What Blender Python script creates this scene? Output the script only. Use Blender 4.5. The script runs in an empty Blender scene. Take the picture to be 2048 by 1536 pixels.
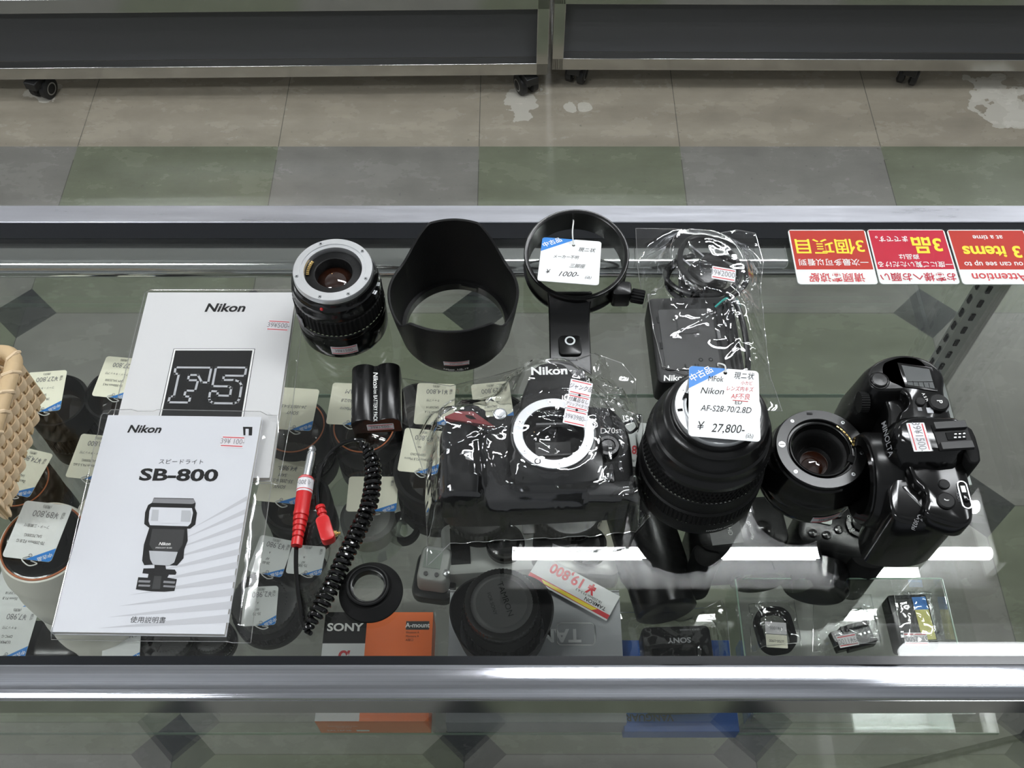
import bpy, bmesh, math, random
import numpy as np
from mathutils import Matrix, Vector, noise as mnoise
from mathutils.bvhtree import BVHTree
PI = math.pi
S = bpy.context.scene
COL = S.collection
# ---------------------------------------------------------------- camera
F_PX, PITCH, CAM_H = 2071.0, math.radians(56.87), 1.6533
cd = bpy.data.cameras.new('camera'); cam = bpy.data.objects.new('camera', cd); COL.objects.link(cam)
cd.sensor_fit = 'HORIZONTAL'; cd.sensor_width = 36.0; cd.lens = 36.0*F_PX/2048.0; cd.clip_start = 0.02
cam.location = (0, 0, CAM_H); cam.rotation_euler = (PI/2-PITCH, 0, 0)
S.camera = cam
# ---------------------------------------------------------------- world, exposure
W = bpy.data.worlds.new('world'); S.world = W; W.use_nodes = True
W.node_tree.nodes['Background'].inputs[0].default_value = (0.90, 0.95, 1.0, 1)
W.node_tree.nodes['Background'].inputs[1].default_value = 0.14
S.view_settings.view_transform = 'Standard'; S.view_settings.look = 'None'
S.view_settings.gamma = 1.0; S.view_settings.exposure = 1.18
S.cycles.transparent_max_bounces = 32; S.cycles.max_bounces = 10
S.cycles.sample_clamp_indirect = 6.0
G = 0.943          # height of the glass top
SH = 0.735         # top of the inner glass shelf
TILE = 0.45; TX, TY = -0.9738, 1.7205

def at(x, y, z):
    """point at height z on the sight line through photograph position (x, y)"""
    w = Vector((0, math.cos(PITCH), -math.sin(PITCH))); u = Vector((0, math.sin(PITCH), math.cos(PITCH)))
    d = w + Vector((1, 0, 0))*((x-1024)/F_PX) - u*((y-768)/F_PX)
    return Vector((0, 0, CAM_H)) + d*((z-CAM_H)/d.z)
# ---------------------------------------------------------------- materials
def new_mat(name):
    m = bpy.data.materials.new(name); m.use_nodes = True
    return m, m.node_tree, m.node_tree.nodes['Principled BSDF']
def mat(name, col, rough=0.5, metal=0.0, spec=0.5, coat=0.0, bump=0.0, bscale=400.0, aniso=0.0):
    m, t, b = new_mat(name)
    if not isinstance(col, tuple): col = (col, col, col)
    b.inputs['Base Color'].default_value = (*col, 1); b.inputs['Roughness'].default_value = rough
    b.inputs['Metallic'].default_value = metal; b.inputs['Specular IOR Level'].default_value = spec
    b.inputs['Coat Weight'].default_value = coat; b.inputs['Coat Roughness'].default_value = 0.06
    if bump > 0:
        n = t.nodes.new('ShaderNodeTexNoise'); n.inputs['Scale'].default_value = bscale
        c = t.nodes.new('ShaderNodeTexCoord'); t.links.new(c.outputs['Object'], n.inputs['Vector'])
        bp = t.nodes.new('ShaderNodeBump'); bp.inputs['Strength'].default_value = bump; bp.inputs['Distance'].default_value = 0.0004
        t.links.new(n.outputs['Fac'], bp.inputs['Height']); t.links.new(bp.outputs['Normal'], b.inputs['Normal'])
    return m
def clear_mat(name, tint, f0=0.04, rough=0.0, gain=1.0, bump=0.0, bscale=40.0):
    """clear sheet: light passes straight through, surface reflects by Schlick's law"""
    m = bpy.data.materials.new(name); m.use_nodes = True; t = m.node_tree; t.nodes.clear()
    N = t.nodes.new; L = t.links.new
    out = N('ShaderNodeOutputMaterial'); mix = N('ShaderNodeMixShader'); tr = N('ShaderNodeBsdfTransparent'); gl = N('ShaderNodeBsdfGlossy')
    tr.inputs[0].default_value = (*tint, 1); gl.inputs['Roughness'].default_value = rough; gl.inputs['Color'].default_value = (1, 1, 1, 1)
    g = N('ShaderNodeNewGeometry'); dot = N('ShaderNodeVectorMath'); dot.operation = 'DOT_PRODUCT'
    L(g.outputs['Incoming'], dot.inputs[1])
    if bump > 0:
        n = N('ShaderNodeTexNoise'); n.inputs['Scale'].default_value = bscale; n.inputs['Detail'].default_value = 3
        c = N('ShaderNodeTexCoord'); L(c.outputs['Object'], n.inputs['Vector'])
        bp = N('ShaderNodeBump'); bp.inputs['Strength'].default_value = bump; bp.inputs['Distance'].default_value = 0.002
        L(n.outputs['Fac'], bp.inputs['Height']); L(bp.outputs['Normal'], gl.inputs['Normal']); L(bp.outputs['Normal'], dot.inputs[0])
    else:
        L(g.outputs['Normal'], dot.inputs[0])
    ab = N('ShaderNodeMath'); ab.operation = 'ABSOLUTE'; L(dot.outputs['Value'], ab.inputs[0])
    om = N('ShaderNodeMath'); om.operation = 'SUBTRACT'; om.inputs[0].default_value = 1; om.use_clamp = True; L(ab.outputs[0], om.inputs[1])
    pw = N('ShaderNodeMath'); pw.operation = 'POWER'; pw.inputs[1].default_value = 5; L(om.outputs[0], pw.inputs[0])
    ma = N('ShaderNodeMath'); ma.operation = 'MULTIPLY_ADD'; ma.use_clamp = True; L(pw.outputs[0], ma.inputs[0])
    ma.inputs[1].default_value = (1-f0)*gain; ma.inputs[2].default_value = f0*gain
    L(ma.outputs[0], mix.inputs[0]); L(tr.outputs[0], mix.inputs[1]); L(gl.outputs[0], mix.inputs[2]); L(mix.outputs[0], out.inputs[0])
    return m
def emit_mat(name, col, s):
    m = bpy.data.materials.new(name); m.use_nodes = True; t = m.node_tree; t.nodes.clear()
    e = t.nodes.new('ShaderNodeEmission'); o = t.nodes.new('ShaderNodeOutputMaterial')
    e.inputs[0].default_value = (*col, 1); e.inputs[1].default_value = s; t.links.new(e.outputs[0], o.inputs[0])
    return m
def brushed(name, col, rough, sc, aniso=0.0, amp=0.25, bump=.12, det=5):
    m, t, b = new_mat(name)
    b.inputs['Metallic'].default_value = 1.0
    N = t.nodes.new; L = t.links.new
    c = N('ShaderNodeTexCoord'); mp = N('ShaderNodeMapping'); mp.inputs['Scale'].default_value = sc
    n = N('ShaderNodeTexNoise'); n.inputs['Scale'].default_value = 1; n.inputs['Detail'].default_value = det; n.inputs['Roughness'].default_value = .7
    L(c.outputs['Object'], mp.inputs[0]); L(mp.outputs[0], n.inputs['Vector'])
    r = N('ShaderNodeValToRGB'); r.color_ramp.elements[0].position = .3; r.color_ramp.elements[1].position = .7
    r.color_ramp.elements[0].color = (*[k*(1-amp) for k in col], 1); r.color_ramp.elements[1].color = (*col, 1)
    L(n.outputs['Fac'], r.inputs[0]); L(r.outputs[0], b.inputs['Base Color'])
    rr = N('ShaderNodeMapRange'); rr.inputs['To Min'].default_value = rough*.7; rr.inputs['To Max'].default_value = rough*1.3
    L(n.outputs['Fac'], rr.inputs['Value']); L(rr.outputs[0], b.inputs['Roughness'])
    bp = N('ShaderNodeBump'); bp.inputs['Strength'].default_value = bump; bp.inputs['Distance'].default_value = .0006
    L(n.outputs['Fac'], bp.inputs['Height']); L(bp.outputs[0], b.inputs['Normal'])
    return m
K = {}
def mk(n, *a, **k): K[n] = mat(n, *a, **k)
mk('black_plastic', .008, .38, spec=.35, bump=.25, bscale=1500)
mk('black_gloss', .004, .13, spec=.5)
mk('black_satin', .006, .26, spec=.4)
mk('black_matte', .006, .50, spec=.22, bump=.3, bscale=900)
mk('black_rubber', .006, .7, spec=.16)
mk('dark_grey', .030, .45, spec=.35)
mk('mid_grey', .12, .5)
mk('inside_black', .003, .7, spec=.2)
mk('chrome', (.78, .80, .82), .30, 1.0)
mk('steel', (.55, .57, .58), .28, 1.0)
mk('gold', (.83, .58, .22), .25, 1.0)
mk('silver_paint', (.45, .45, .43), .35, .6)
mk('silver_plastic', (.40, .41, .39), .4)
mk('off_white', (.80, .78, .70), .42)
mk('white_print', (.80, .80, .78), .6)
mk('grey_print', (.20, .20, .21), .6)
mk('light_grey_print', (.42, .43, .45), .55)
mk('pale_grey_print', (.465, .47, .495), .55)
mk('black_print', .009, .5, spec=.15)
mk('ink', .02, .6, spec=.2)
mk('faint_ink', .07, .6)
mk('red_print', (.60, .03, .04), .55)
mk('red_ink', (.55, .05, .05), .6)
mk('red_plastic', (.52, .012, .014), .35)
mk('red_rubber', (.17, .009, .011), .5)
mk('card_cream', (.92, .89, .73), .6)
mk('card_white', (.72, .73, .73), .5)
mk('card_grey', (.68, .70, .69), .5)
mk('sticker_white', (.66, .64, .66), .4)
mk('paper', (.60, .60, .60), .5)
mk('paper_white', (.60, .61, .64), .45)
mk('paper_edge', (.55, .53, .48), .8)
mk('tag_blue', (.015, .19, .58), .45)
mk('box_blue', (.012, .12, .50), .4)
mk('orange', (.92, .165, .015), .45)
mk('box_grey', (.36, .37, .385), .4)
mk('yellow', (.85, .68, .02), .5)
mk('yellow_card', (.62, .60, .20), .6)
mk('sign_red', (.48, .028, .016), .4, spec=.3)
mk('sign_crimson', (.52, .007, .034), .4, spec=.3)
mk('string', (.7, .7, .68), .7)
mk('lcd', (.045, .05, .05), .35, spec=.3)
mk('cap_grey', .07, .45)
mk('bayonet_metal', (.40, .41, .42), .38, 1.0)
mk('mount_metal', (.70, .71, .72), .42, 1.0)
mk('lcd_pale', (.30, .34, .30), .25)
mk('teal', (.02, .38, .33), .4)
mk('wicker', (.50, .36, .20), .6, bump=.6, bscale=300)
mk('wicker_pale', (.62, .47, .30), .6, bump=.6, bscale=300)
mk('copper', (.55, .18, .08), .35, .3)
mk('panel_grey', (.060, .061, .064), .5, bump=.3, bscale=200)
mk('caster_black', .01, .5)
mk('lens_glass', (.012, .006, .004), .03, spec=.9, coat=1.0)
mk('lens_amber', (.018, .005, .002), .05, spec=.9, coat=1.0)
K['glass'] = clear_mat('counter_glass', (.945, .953, .94), .034)
K['shelf_glass'] = clear_mat('shelf_glass', (.945, .958, .945), .04)
K['pane_glass'] = clear_mat('pane_glass', (.94, .957, .943), .06, gain=1.6)
K['glass_edge'] = mat('glass_edge', (.30, .42, .33), .2)
K['film'] = clear_mat('plastic_film', (.985, .985, .985), .05, .04, 1.9, bump=.07, bscale=60)
K['film_edge'] = clear_mat('film_edge', (.9, .9, .88), .35, .15, 1.2)
K['sleeve'] = clear_mat('plastic_sleeve', (.98, .98, .98), .05, .05, 1.3, bump=.10, bscale=28)
K['acrylic'] = clear_mat('acrylic', (.96, .975, .97), .05)
K['rail'] = brushed('rail_aluminium', (.84, .86, .93), .10, (1.2, 1300, 1300), amp=.30, bump=.07, det=1.5)  # bluish tint stands in for blue surroundings mirrored in the metal
K['rail_flat'] = brushed('rail_flat_aluminium', (.80, .81, .88), .30, (6, 90, 90), amp=.12)  # same mirrored blue put into the colour
K['polished'] = mat('polished_metal', (.62, .63, .63), .10, 1.0)
K['frame_metal'] = mat('cabinet_frame_metal', (.52, .52, .50), .17, 1.0)
K['gasket'] = mat('gasket_black', (.006, .007, .009), .18)
K['tube'] = emit_mat('lit_tube', (.95, .98, 1.0), 44)
K['diffuser'] = emit_mat('lit_diffuser', (.95, .98, 1.0), 7)
K['warm'] = emit_mat('warm_spot', (1, .62, .25), 40)
# ---------------------------------------------------------------- mesh builder
def T(x=0, y=0, z=0): return Matrix.Translation((x, y, z))
def R(deg, ax='Z'): return Matrix.Rotation(math.radians(deg), 4, ax)
def Sc(x, y, z): return Matrix.Diagonal((x, y, z, 1))
TEXT = {}
def text_mesh(body, bold, shear, spacing, align):
    key = (body, bold, shear, spacing, align)
    if key in TEXT: return TEXT[key]
    c = bpy.data.curves.new('txt', 'FONT'); c.body = body; c.size = 1; c.offset = bold; c.shear = shear
    c.space_character = spacing; c.align_x = align; c.align_y = 'CENTER'; c.resolution_u = 3
    o = bpy.data.objects.new('txt', c); COL.objects.link(o)
    dg = bpy.context.evaluated_depsgraph_get(); me = bpy.data.meshes.new_from_object(o.evaluated_get(dg))
    vs = [tuple(v.co) for v in me.vertices]; fs = [tuple(p.vertices) for p in me.polygons]
    bpy.data.objects.remove(o); bpy.data.curves.remove(c); bpy.data.meshes.remove(me)
    TEXT[key] = (vs, fs); return TEXT[key]
class MB:
    def __init__(s, M=None): s.v = []; s.f = []; s.m = []; s.mats = []; s.M = M or Matrix.Identity(4)
    def mi(s, m):
        m = K[m] if isinstance(m, str) else m
        if m not in s.mats: s.mats.append(m)
        return s.mats.index(m)
    def add(s, vs, fs, m, M=None):
        X = s.M @ M if M is not None else s.M; k = len(s.v); i = s.mi(m)
        s.v += [X @ Vector(p) for p in vs]; s.f += [tuple(a+k for a in f) for f in fs]; s.m += [i]*len(fs)
        return s
    def box(s, c, d, m, M=None):
        x, y, z = c; a, b, e = d[0]/2, d[1]/2, d[2]/2
        vs = [(x+i*a, y+j*b, z+k*e) for k in (-1, 1) for j in (-1, 1) for i in (-1, 1)]
        return s.add(vs, [(0, 2, 3, 1), (4, 5, 7, 6), (0, 1, 5, 4), (2, 6, 7, 3), (0, 4, 6, 2), (1, 3, 7, 5)], m, M)
    def rbox(s, c, d, r, m, M=None, n=4, top=0.0):
        return s.prism(rrect(d[0], d[1], r, n), c[2]-d[2]/2, c[2]+d[2]/2, m, (M or Matrix.Identity(4)) @ T(c[0], c[1], 0), top)
    def prism(s, poly, z0, z1, m, M=None, inset=0.0, cap=True):
        """outline extruded from z0 to z1 with an optional chamfer round the top"""
        n = len(poly); rings = [(poly, z0)]
        if inset > 0: rings += [(poly, z1-inset), (shrink(poly, inset*.3), z1-inset*.3), (shrink(poly, inset), z1)]
        else: rings += [(poly, z1)]
        return s.loft([[(x, y, z) for x, y in p] for p, z in rings], m, M, cap)
    def loft(s, rings, m, M=None, cap=True, closed=True):
        n = len(rings[0]); vs = [p for r in rings for p in r]; fs = []
        for a in range(len(rings)-1):
            for i in range(n if closed else n-1):
                j = (i+1) % n; fs.append((a*n+i, a*n+j, (a+1)*n+j, (a+1)*n+i))
        if cap: fs += [tuple(range(n))[::-1], tuple((len(rings)-1)*n+i for i in range(n))]
        return s.add(vs, fs, m, M)
    def lathe(s, prof, m, n=64, M=None, rib=0, amp=0.0, a0=0.0, a1=360.0):
        """profile of (radius, z); rib = number of ribs round the ring, amp their depth"""
        full = abs(a1-a0-360) < 1e-6; k = rib*4 if rib else n
        ang = [math.radians(a0+(a1-a0)*i/k) for i in range(k if full else k+1)]
        rings = []
        for r, z in prof:
            rings.append([((r-(amp if rib and (i % 4) in (0, 1) and r > 0 else 0))*math.cos(t), (r-(amp if rib and (i % 4) in (0, 1) and r > 0 else 0))*math.sin(t), z) for i, t in enumerate(ang)])
        return s.loft(rings, m, M, cap=False, closed=full)
    def tube(s, pts, r, m, n=10, M=None, close=False, r1=None):
        pts = [Vector(p) for p in pts]; k = len(pts); rings = []; up = None
        for i, p in enumerate(pts):
            a = pts[(i-1) % k] if close or i > 0 else p; b = pts[(i+1) % k] if close or i < k-1 else p
            t = (b-a).normalized()
            if up is None: up = t.orthogonal().normalized()
            up = (up - t*up.dot(t)).normalized(); sd = t.cross(up)
            q = r if r1 is None else r+(r1-r)*i/(k-1)
            rings.append([tuple(p+up*(q*math.cos(2*PI*j/n))+sd*(q*math.sin(2*PI*j/n))) for j in range(n)])
        if close: return s.loft(rings+[rings[0]], m, M, cap=False)
        return s.loft(rings, m, M)
    def flat(s, poly, z, m, M=None): return s.add([(x, y, z) for x, y in poly], [tuple(range(len(poly)))], m, M)
    def disc(s, r, z, m, M=None, n=32): return s.flat([(r*math.cos(2*PI*i/n), r*math.sin(2*PI*i/n)) for i in range(n)], z, m, M)
    def text(s, body, size, m, M=None, bold=0.0, shear=0.0, spacing=1.0, align='CENTER', sx=1.0, lift=0.00015):
        vs, fs = text_mesh(body, bold, shear, spacing, align)
        X = (M or Matrix.Identity(4)) @ T(0, 0, lift) @ Sc(size*sx, size, size)
        return s.add(vs, fs, m, X)
    def build(s, name, parent=None, bevel=0.0, sharp=35, seg=2, subd=0):
        me = bpy.data.meshes.new(name); me.from_pydata([tuple(v) for v in s.v], [], s.f)
        for x in s.mats: me.materials.append(x)
        me.polygons.foreach_set('material_index', s.m); me.polygons.foreach_set('use_smooth', [True]*len(s.f))
        if bevel == 0 and subd == 0: me.set_sharp_from_angle(angle=math.radians(sharp))
        me.update()
        o = bpy.data.objects.new(name, me); COL.objects.link(o)
        if parent: o.parent = parent
        if bevel > 0:
            b = o.modifiers.new('bevel', 'BEVEL'); b.width = bevel; b.segments = seg; b.limit_method = 'ANGLE'; b.angle_limit = math.radians(38); b.harden_normals = False
            me.set_sharp_from_angle(angle=math.radians(80))
        if subd: b = o.modifiers.new('sub', 'SUBSURF'); b.levels = subd; b.render_levels = subd
        return o
def shrink(poly, d):
    n = len(poly); out = []
    area = sum(poly[i][0]*poly[(i+1) % n][1]-poly[(i+1) % n][0]*poly[i][1] for i in range(n)); sg = 1 if area > 0 else -1
    for i in range(n):
        a, b, c = Vector(poly[i-1]), Vector(poly[i]), Vector(poly[(i+1) % n])
        e, g = (b-a), (c-b)
        if e.length < 1e-9 or g.length < 1e-9: out.append(tuple(b)); continue
        e.normalize(); g.normalize()
        n1 = Vector((-e.y, e.x))*sg; n2 = Vector((-g.y, g.x))*sg; q = n1+n2
        l = max(.35, 1+n1.dot(n2)); out.append(tuple(b+q*(d/l)))
    return out
def rrect(w, h, r, n=4):
    pts = []
    for cx, cy, a in ((w/2-r, h/2-r, 0), (-w/2+r, h/2-r, 90), (-w/2+r, -h/2+r, 180), (w/2-r, -h/2+r, 270)):
        for i in range(n+1):
            t = math.radians(a+90*i/n); pts.append((cx+r*math.cos(t), cy+r*math.sin(t)))
    return pts
def smooth_poly(pts, it=2):
    for _ in range(it):
        q = []
        for i in range(len(pts)):
            a, b = pts[i], pts[(i+1) % len(pts)]
            q += [(a[0]*.75+b[0]*.25, a[1]*.75+b[1]*.25), (a[0]*.25+b[0]*.75, a[1]*.25+b[1]*.75)]
        pts = q
    return pts
def spline(pts, n=8, close=False):
    P = [Vector(p) for p in pts]; out = []; k = len(P)
    for i in range(k if close else k-1):
        a, b, c, d = (P[(i+j) % k] if close else P[min(max(i+j, 0), k-1)] for j in (-1, 0, 1, 2))
        for q in range(n):
            t = q/n
            out.append(0.5*((2*b)+(c-a)*t+(2*a-5*b+4*c-d)*t*t+(3*b-a-3*c+d)*t**3))
    if not close: out.append(P[-1])
    return out
def tag(o, label=None, cat=None, group=None, kind=None):
    if label: o['label'] = label
    if cat: o['category'] = cat
    if group: o['group'] = group
    if kind: o['kind'] = kind
    return o
def empty(name, loc=(0, 0, 0), rz=0, label=None, cat=None, group=None, rot=None):
    o = bpy.data.objects.new(name, None); COL.objects.link(o); o.location = loc
    o.rotation_euler = rot if rot else (0, 0, math.radians(rz)); o.empty_display_size = .01
    return tag(o, label, cat, group)
def copy_tree(o, parent=None):
    c = o.copy(); COL.objects.link(c)
    if parent: c.parent = parent
    for ch in list(o.children): copy_tree(ch, c)
    return c
def price_text(mb, x, y, body, w, h, M=None, ink='grey_print', back='sticker_white', z=0.0):
    """adhesive price sticker: white slip with two red rules and a stamped price"""
    X = (M or Matrix.Identity(4)) @ T(x, y, z)
    mb.prism(rrect(w, h, .0006, 2), 0, .0002, back, X)
    for q in (-1, 1): mb.flat([(-w*.46, q*h*.36-.0004), (w*.46, q*h*.36-.0004), (w*.46, q*h*.36+.0004), (-w*.46, q*h*.36+.0004)], .0003, 'red_print', X)
    mb.text(body, h*.62, ink, X @ T(0, 0, .0002), sx=.8)
# ================================================================ THE SETTING
def floor_mat():
    m, t, b = new_mat('vinyl_tile_floor'); N = t.nodes.new; L = t.links.new
    def M(op, a, c=None, clamp=False):
        n = N('ShaderNodeMath'); n.operation = op; n.use_clamp = clamp
        for i, q in enumerate((a, c)):
            if q is None: continue
            if isinstance(q, (int, float)): n.inputs[i].default_value = q
            else: L(q, n.inputs[i])
        return n.outputs[0]
    def mixc(f, a, c):
        n = N('ShaderNodeMix'); n.data_type = 'RGBA'
        L(f, n.inputs['Factor']) if not isinstance(f, float) else setattr(n.inputs['Factor'], 'default_value', f)
        for k, q in (('A', a), ('B', c)):
            s = [i for i in n.inputs if i.name == k and i.type == 'RGBA'][0]
            if isinstance(q, tuple): s.default_value = (*q, 1)
            else: L(q, s)
        return [o for o in n.outputs if o.type == 'RGBA'][0]
    tc = N('ShaderNodeTexCoord'); sp = N('ShaderNodeSeparateXYZ'); L(tc.outputs['Object'], sp.inputs[0])
    tx = M('DIVIDE', M('SUBTRACT', sp.outputs[0], TX), TILE); ty = M('MINIMUM', M('DIVIDE', M('SUBTRACT', sp.outputs[1], 1.6747), .4265), -.001)
    ix = M('FLOOR', tx); iy = M('FLOOR', ty); fx = M('SUBTRACT', tx, ix); fy = M('SUBTRACT', ty, iy)
    par = M('FLOORED_MODULO', M('ADD', ix, M('ADD', iy, 1)), 2)
    far = M('GREATER_THAN', sp.outputs[1], 1.7149)
    nz = N('ShaderNodeTexNoise'); nz.inputs['Scale'].default_value = 1; nz.inputs['Detail'].default_value = 7; nz.inputs['Roughness'].default_value = .62
    mp = N('ShaderNodeMapping'); mp.inputs['Scale'].default_value = (8, 15, 1); L(tc.outputs['Object'], mp.inputs[0]); L(mp.outputs[0], nz.inputs['Vector'])
    n2 = N('ShaderNodeTexNoise'); n2.inputs['Scale'].default_value = 85; n2.inputs['Detail'].default_value = 4; L(tc.outputs['Object'], n2.inputs['Vector'])
    n3 = N('ShaderNodeTexNoise'); n3.inputs['Scale'].default_value = 1; n3.inputs['Detail'].default_value = 2
    m3 = N('ShaderNodeMapping'); m3.inputs['Scale'].default_value = (.5, 15, 1); L(tc.outputs['Object'], m3.inputs[0]); L(m3.outputs[0], n3.inputs['Vector'])
    col = mixc(par, (.158, .172, .122), (.205, .200, .182))
    streak = N('ShaderNodeMapRange'); streak.inputs['From Min'].default_value = .35; streak.inputs['From Max'].default_value = .68; L(n3.outputs['Fac'], streak.inputs['Value'])
    bei = mixc(streak.outputs[0], (.285, .255, .203), (.365, .330, .265))
    col = mixc(far, col, bei)
    mr = N('ShaderNodeMapRange'); mr.inputs['From Min'].default_value = .3; mr.inputs['From Max'].default_value = .72; mr.inputs['To Min'].default_value = .84; mr.inputs['To Max'].default_value = 1.15; L(nz.outputs['Fac'], mr.inputs['Value'])
    mu = N('ShaderNodeVectorMath'); mu.operation = 'SCALE'; L(col, mu.inputs[0]); L(mr.outputs[0], mu.inputs['Scale']); col = mu.outputs[0]
    sp1 = N('ShaderNodeMapRange'); sp1.inputs['From Min'].default_value = .66; sp1.inputs['From Max'].default_value = .75; sp1.inputs['To Max'].default_value = .5; L(n2.outputs['Fac'], sp1.inputs['Value'])
    col = mixc(sp1.outputs[0], col, (.08, .08, .075))
    sp2 = N('ShaderNodeMapRange'); sp2.inputs['From Min'].default_value = .34; sp2.inputs['From Max'].default_value = .26; sp2.inputs['To Max'].default_value = .14; L(n2.outputs['Fac'], sp2.inputs['Value'])
    col = mixc(sp2.outputs[0], col, (.42, .42, .38))
    # black corner diamonds on the near rows
    ax = M('SUBTRACT', .5, M('ABSOLUTE', M('SUBTRACT', fx, .5))); ay = M('SUBTRACT', .5, M('ABSOLUTE', M('SUBTRACT', fy, .5)))
    dia = M('MULTIPLY', M('LESS_THAN', M('ADD', ax, ay), .145), M('LESS_THAN', ty, -.5))
    # seams
    seam = M('LESS_THAN', M('MINIMUM', ax, ay), .0022); seam = M('MULTIPLY', seam, M('SUBTRACT', 1, M('MULTIPLY', M('GREATER_THAN', ty, -.3), M('LESS_THAN', ay, .0022))))
    seam = M('MAXIMUM', seam, M('MULTIPLY', M('LESS_THAN', ax, .0022), far))
    col = mixc(M('MULTIPLY', seam, .7), col, (.05, .05, .045)); col = mixc(dia, col, (.018, .020, .022))
    # worn pale patches under the casters
    n4 = N('ShaderNodeTexNoise'); n4.inputs['Scale'].default_value = 22; n4.inputs['Detail'].default_value = 3; L(tc.outputs['Object'], n4.inputs['Vector'])
    for px, py, rad in ((1046, 204, .085), (1142, 214, .035), (1165, 213, .03), (1990, 178, .10), (2005, 215, .11), (2040, 240, .06), (95, 190, .06), (60, 188, .03)):
        p = at(px, py, 0); d = N('ShaderNodeVectorMath'); d.operation = 'DISTANCE'; d.inputs[1].default_value = p; L(tc.outputs['Object'], d.inputs[0])
        w = M('LESS_THAN', M('ADD', M('DIVIDE', d.outputs['Value'], rad*.72), M('MULTIPLY', M('SUBTRACT', n4.outputs['Fac'], .5), 2.4)), .72)
        col = mixc(M('MULTIPLY', w, .75), col, (.55, .53, .47))
    L(col, b.inputs['Base Color'])
    rr = N('ShaderNodeMapRange'); rr.inputs['To Min'].default_value = .19; rr.inputs['To Max'].default_value = .34; L(nz.outputs['Fac'], rr.inputs['Value']); L(rr.outputs[0], b.inputs['Roughness'])
    bp = N('ShaderNodeBump'); bp.inputs['Strength'].default_value = .05; bp.inputs['Distance'].default_value = .002; L(nz.outputs['Fac'], bp.inputs['Height']); L(bp.outputs[0], b.inputs['Normal'])
    b.inputs['Specular IOR Level'].default_value = .45
    return m
K['floor'] = floor_mat()
tag(MB().box((0, 3.0, -.02), (9, 9, .04), 'floor').build('floor'), kind='structure')
K['ceiling'] = mat('ceiling_board', (.55, .56, .58), .8)
tag(MB().box((0, 3.0, 3.02), (9, 9, .04), 'ceiling').build('ceiling'), kind='structure')
# ceiling lights: twin tube fittings
def ceiling_light(x, y, length, label, gap=.125, wide=False, rz=0):
    e = empty('ceiling_light', (x, y, 2.7), rz, label, 'ceiling light', 'ceiling light fittings')
    MB().box((0, 0, -.05), (length+.06, .27, .10), 'mid_grey').build('housing', e, bevel=.004)
    for s in (-1, 1): MB().box((s*length*.35, 0, .15), (.012, .012, .30), 'steel').build('hanger', e)
    if wide: MB().box((0, 0, -.125), (length, .15, .05), 'diffuser').build('diffuser', e, bevel=.01)
    else:
        for s in (-1, 1):
            pts = [(-length/2+i*length/8, s*gap/2, -.15) for i in range(9)]
            MB().tube(pts, .0140, 'tube', 14).build('tube', e)
        for s in (-1, 1): MB().box((s*(length/2+.01), 0, -.14), (.02, .20, .08), 'white_print').build('end_cap', e)
e = empty('ceiling_spot', (-1.485, 4.098, 3.0), 0, 'small warm ceiling spot lamp over the aisle', 'ceiling light'); MB().lathe([(.055, 0), (.055, -.03), (.045, -.03), (.045, -.02), (0, -.02)], 'white_print', 24).build('housing', e); MB().lathe([(.044, -.021), (0, -.022)], 'warm', 24).build('lamp', e)
L1 = 1.155
ceiling_light(.578, 1.088, L1, 'twin tube ceiling light above the counter, mirrored in the glass beside the lenses')
ceiling_light(1.50, .733, 1.2, 'wide lit ceiling light mirrored in the right end of the near rail', wide=True)
ceiling_light(-2.0, 4.35, 1.2, 'twin tube ceiling light over the aisle, mirrored in the floor at left')
ceiling_light(.35, 4.54, 1.2, 'twin tube ceiling light over the aisle, mirrored in the floor at centre')
ceiling_light(-2.7, 1.5, 1.2, 'added twin tube fill light to the left above the counter end')  # unseen fitting, added to bring light to the left side
ceiling_light(-1.3, .05, 1.2, 'added twin tube fill light above the left of the viewer')  # unseen fitting, added to brighten the booklets
ceiling_light(2.7, 3.4, 1.2, 'added twin tube fill light over the aisle at right')  # unseen fitting, added for general light
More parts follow.
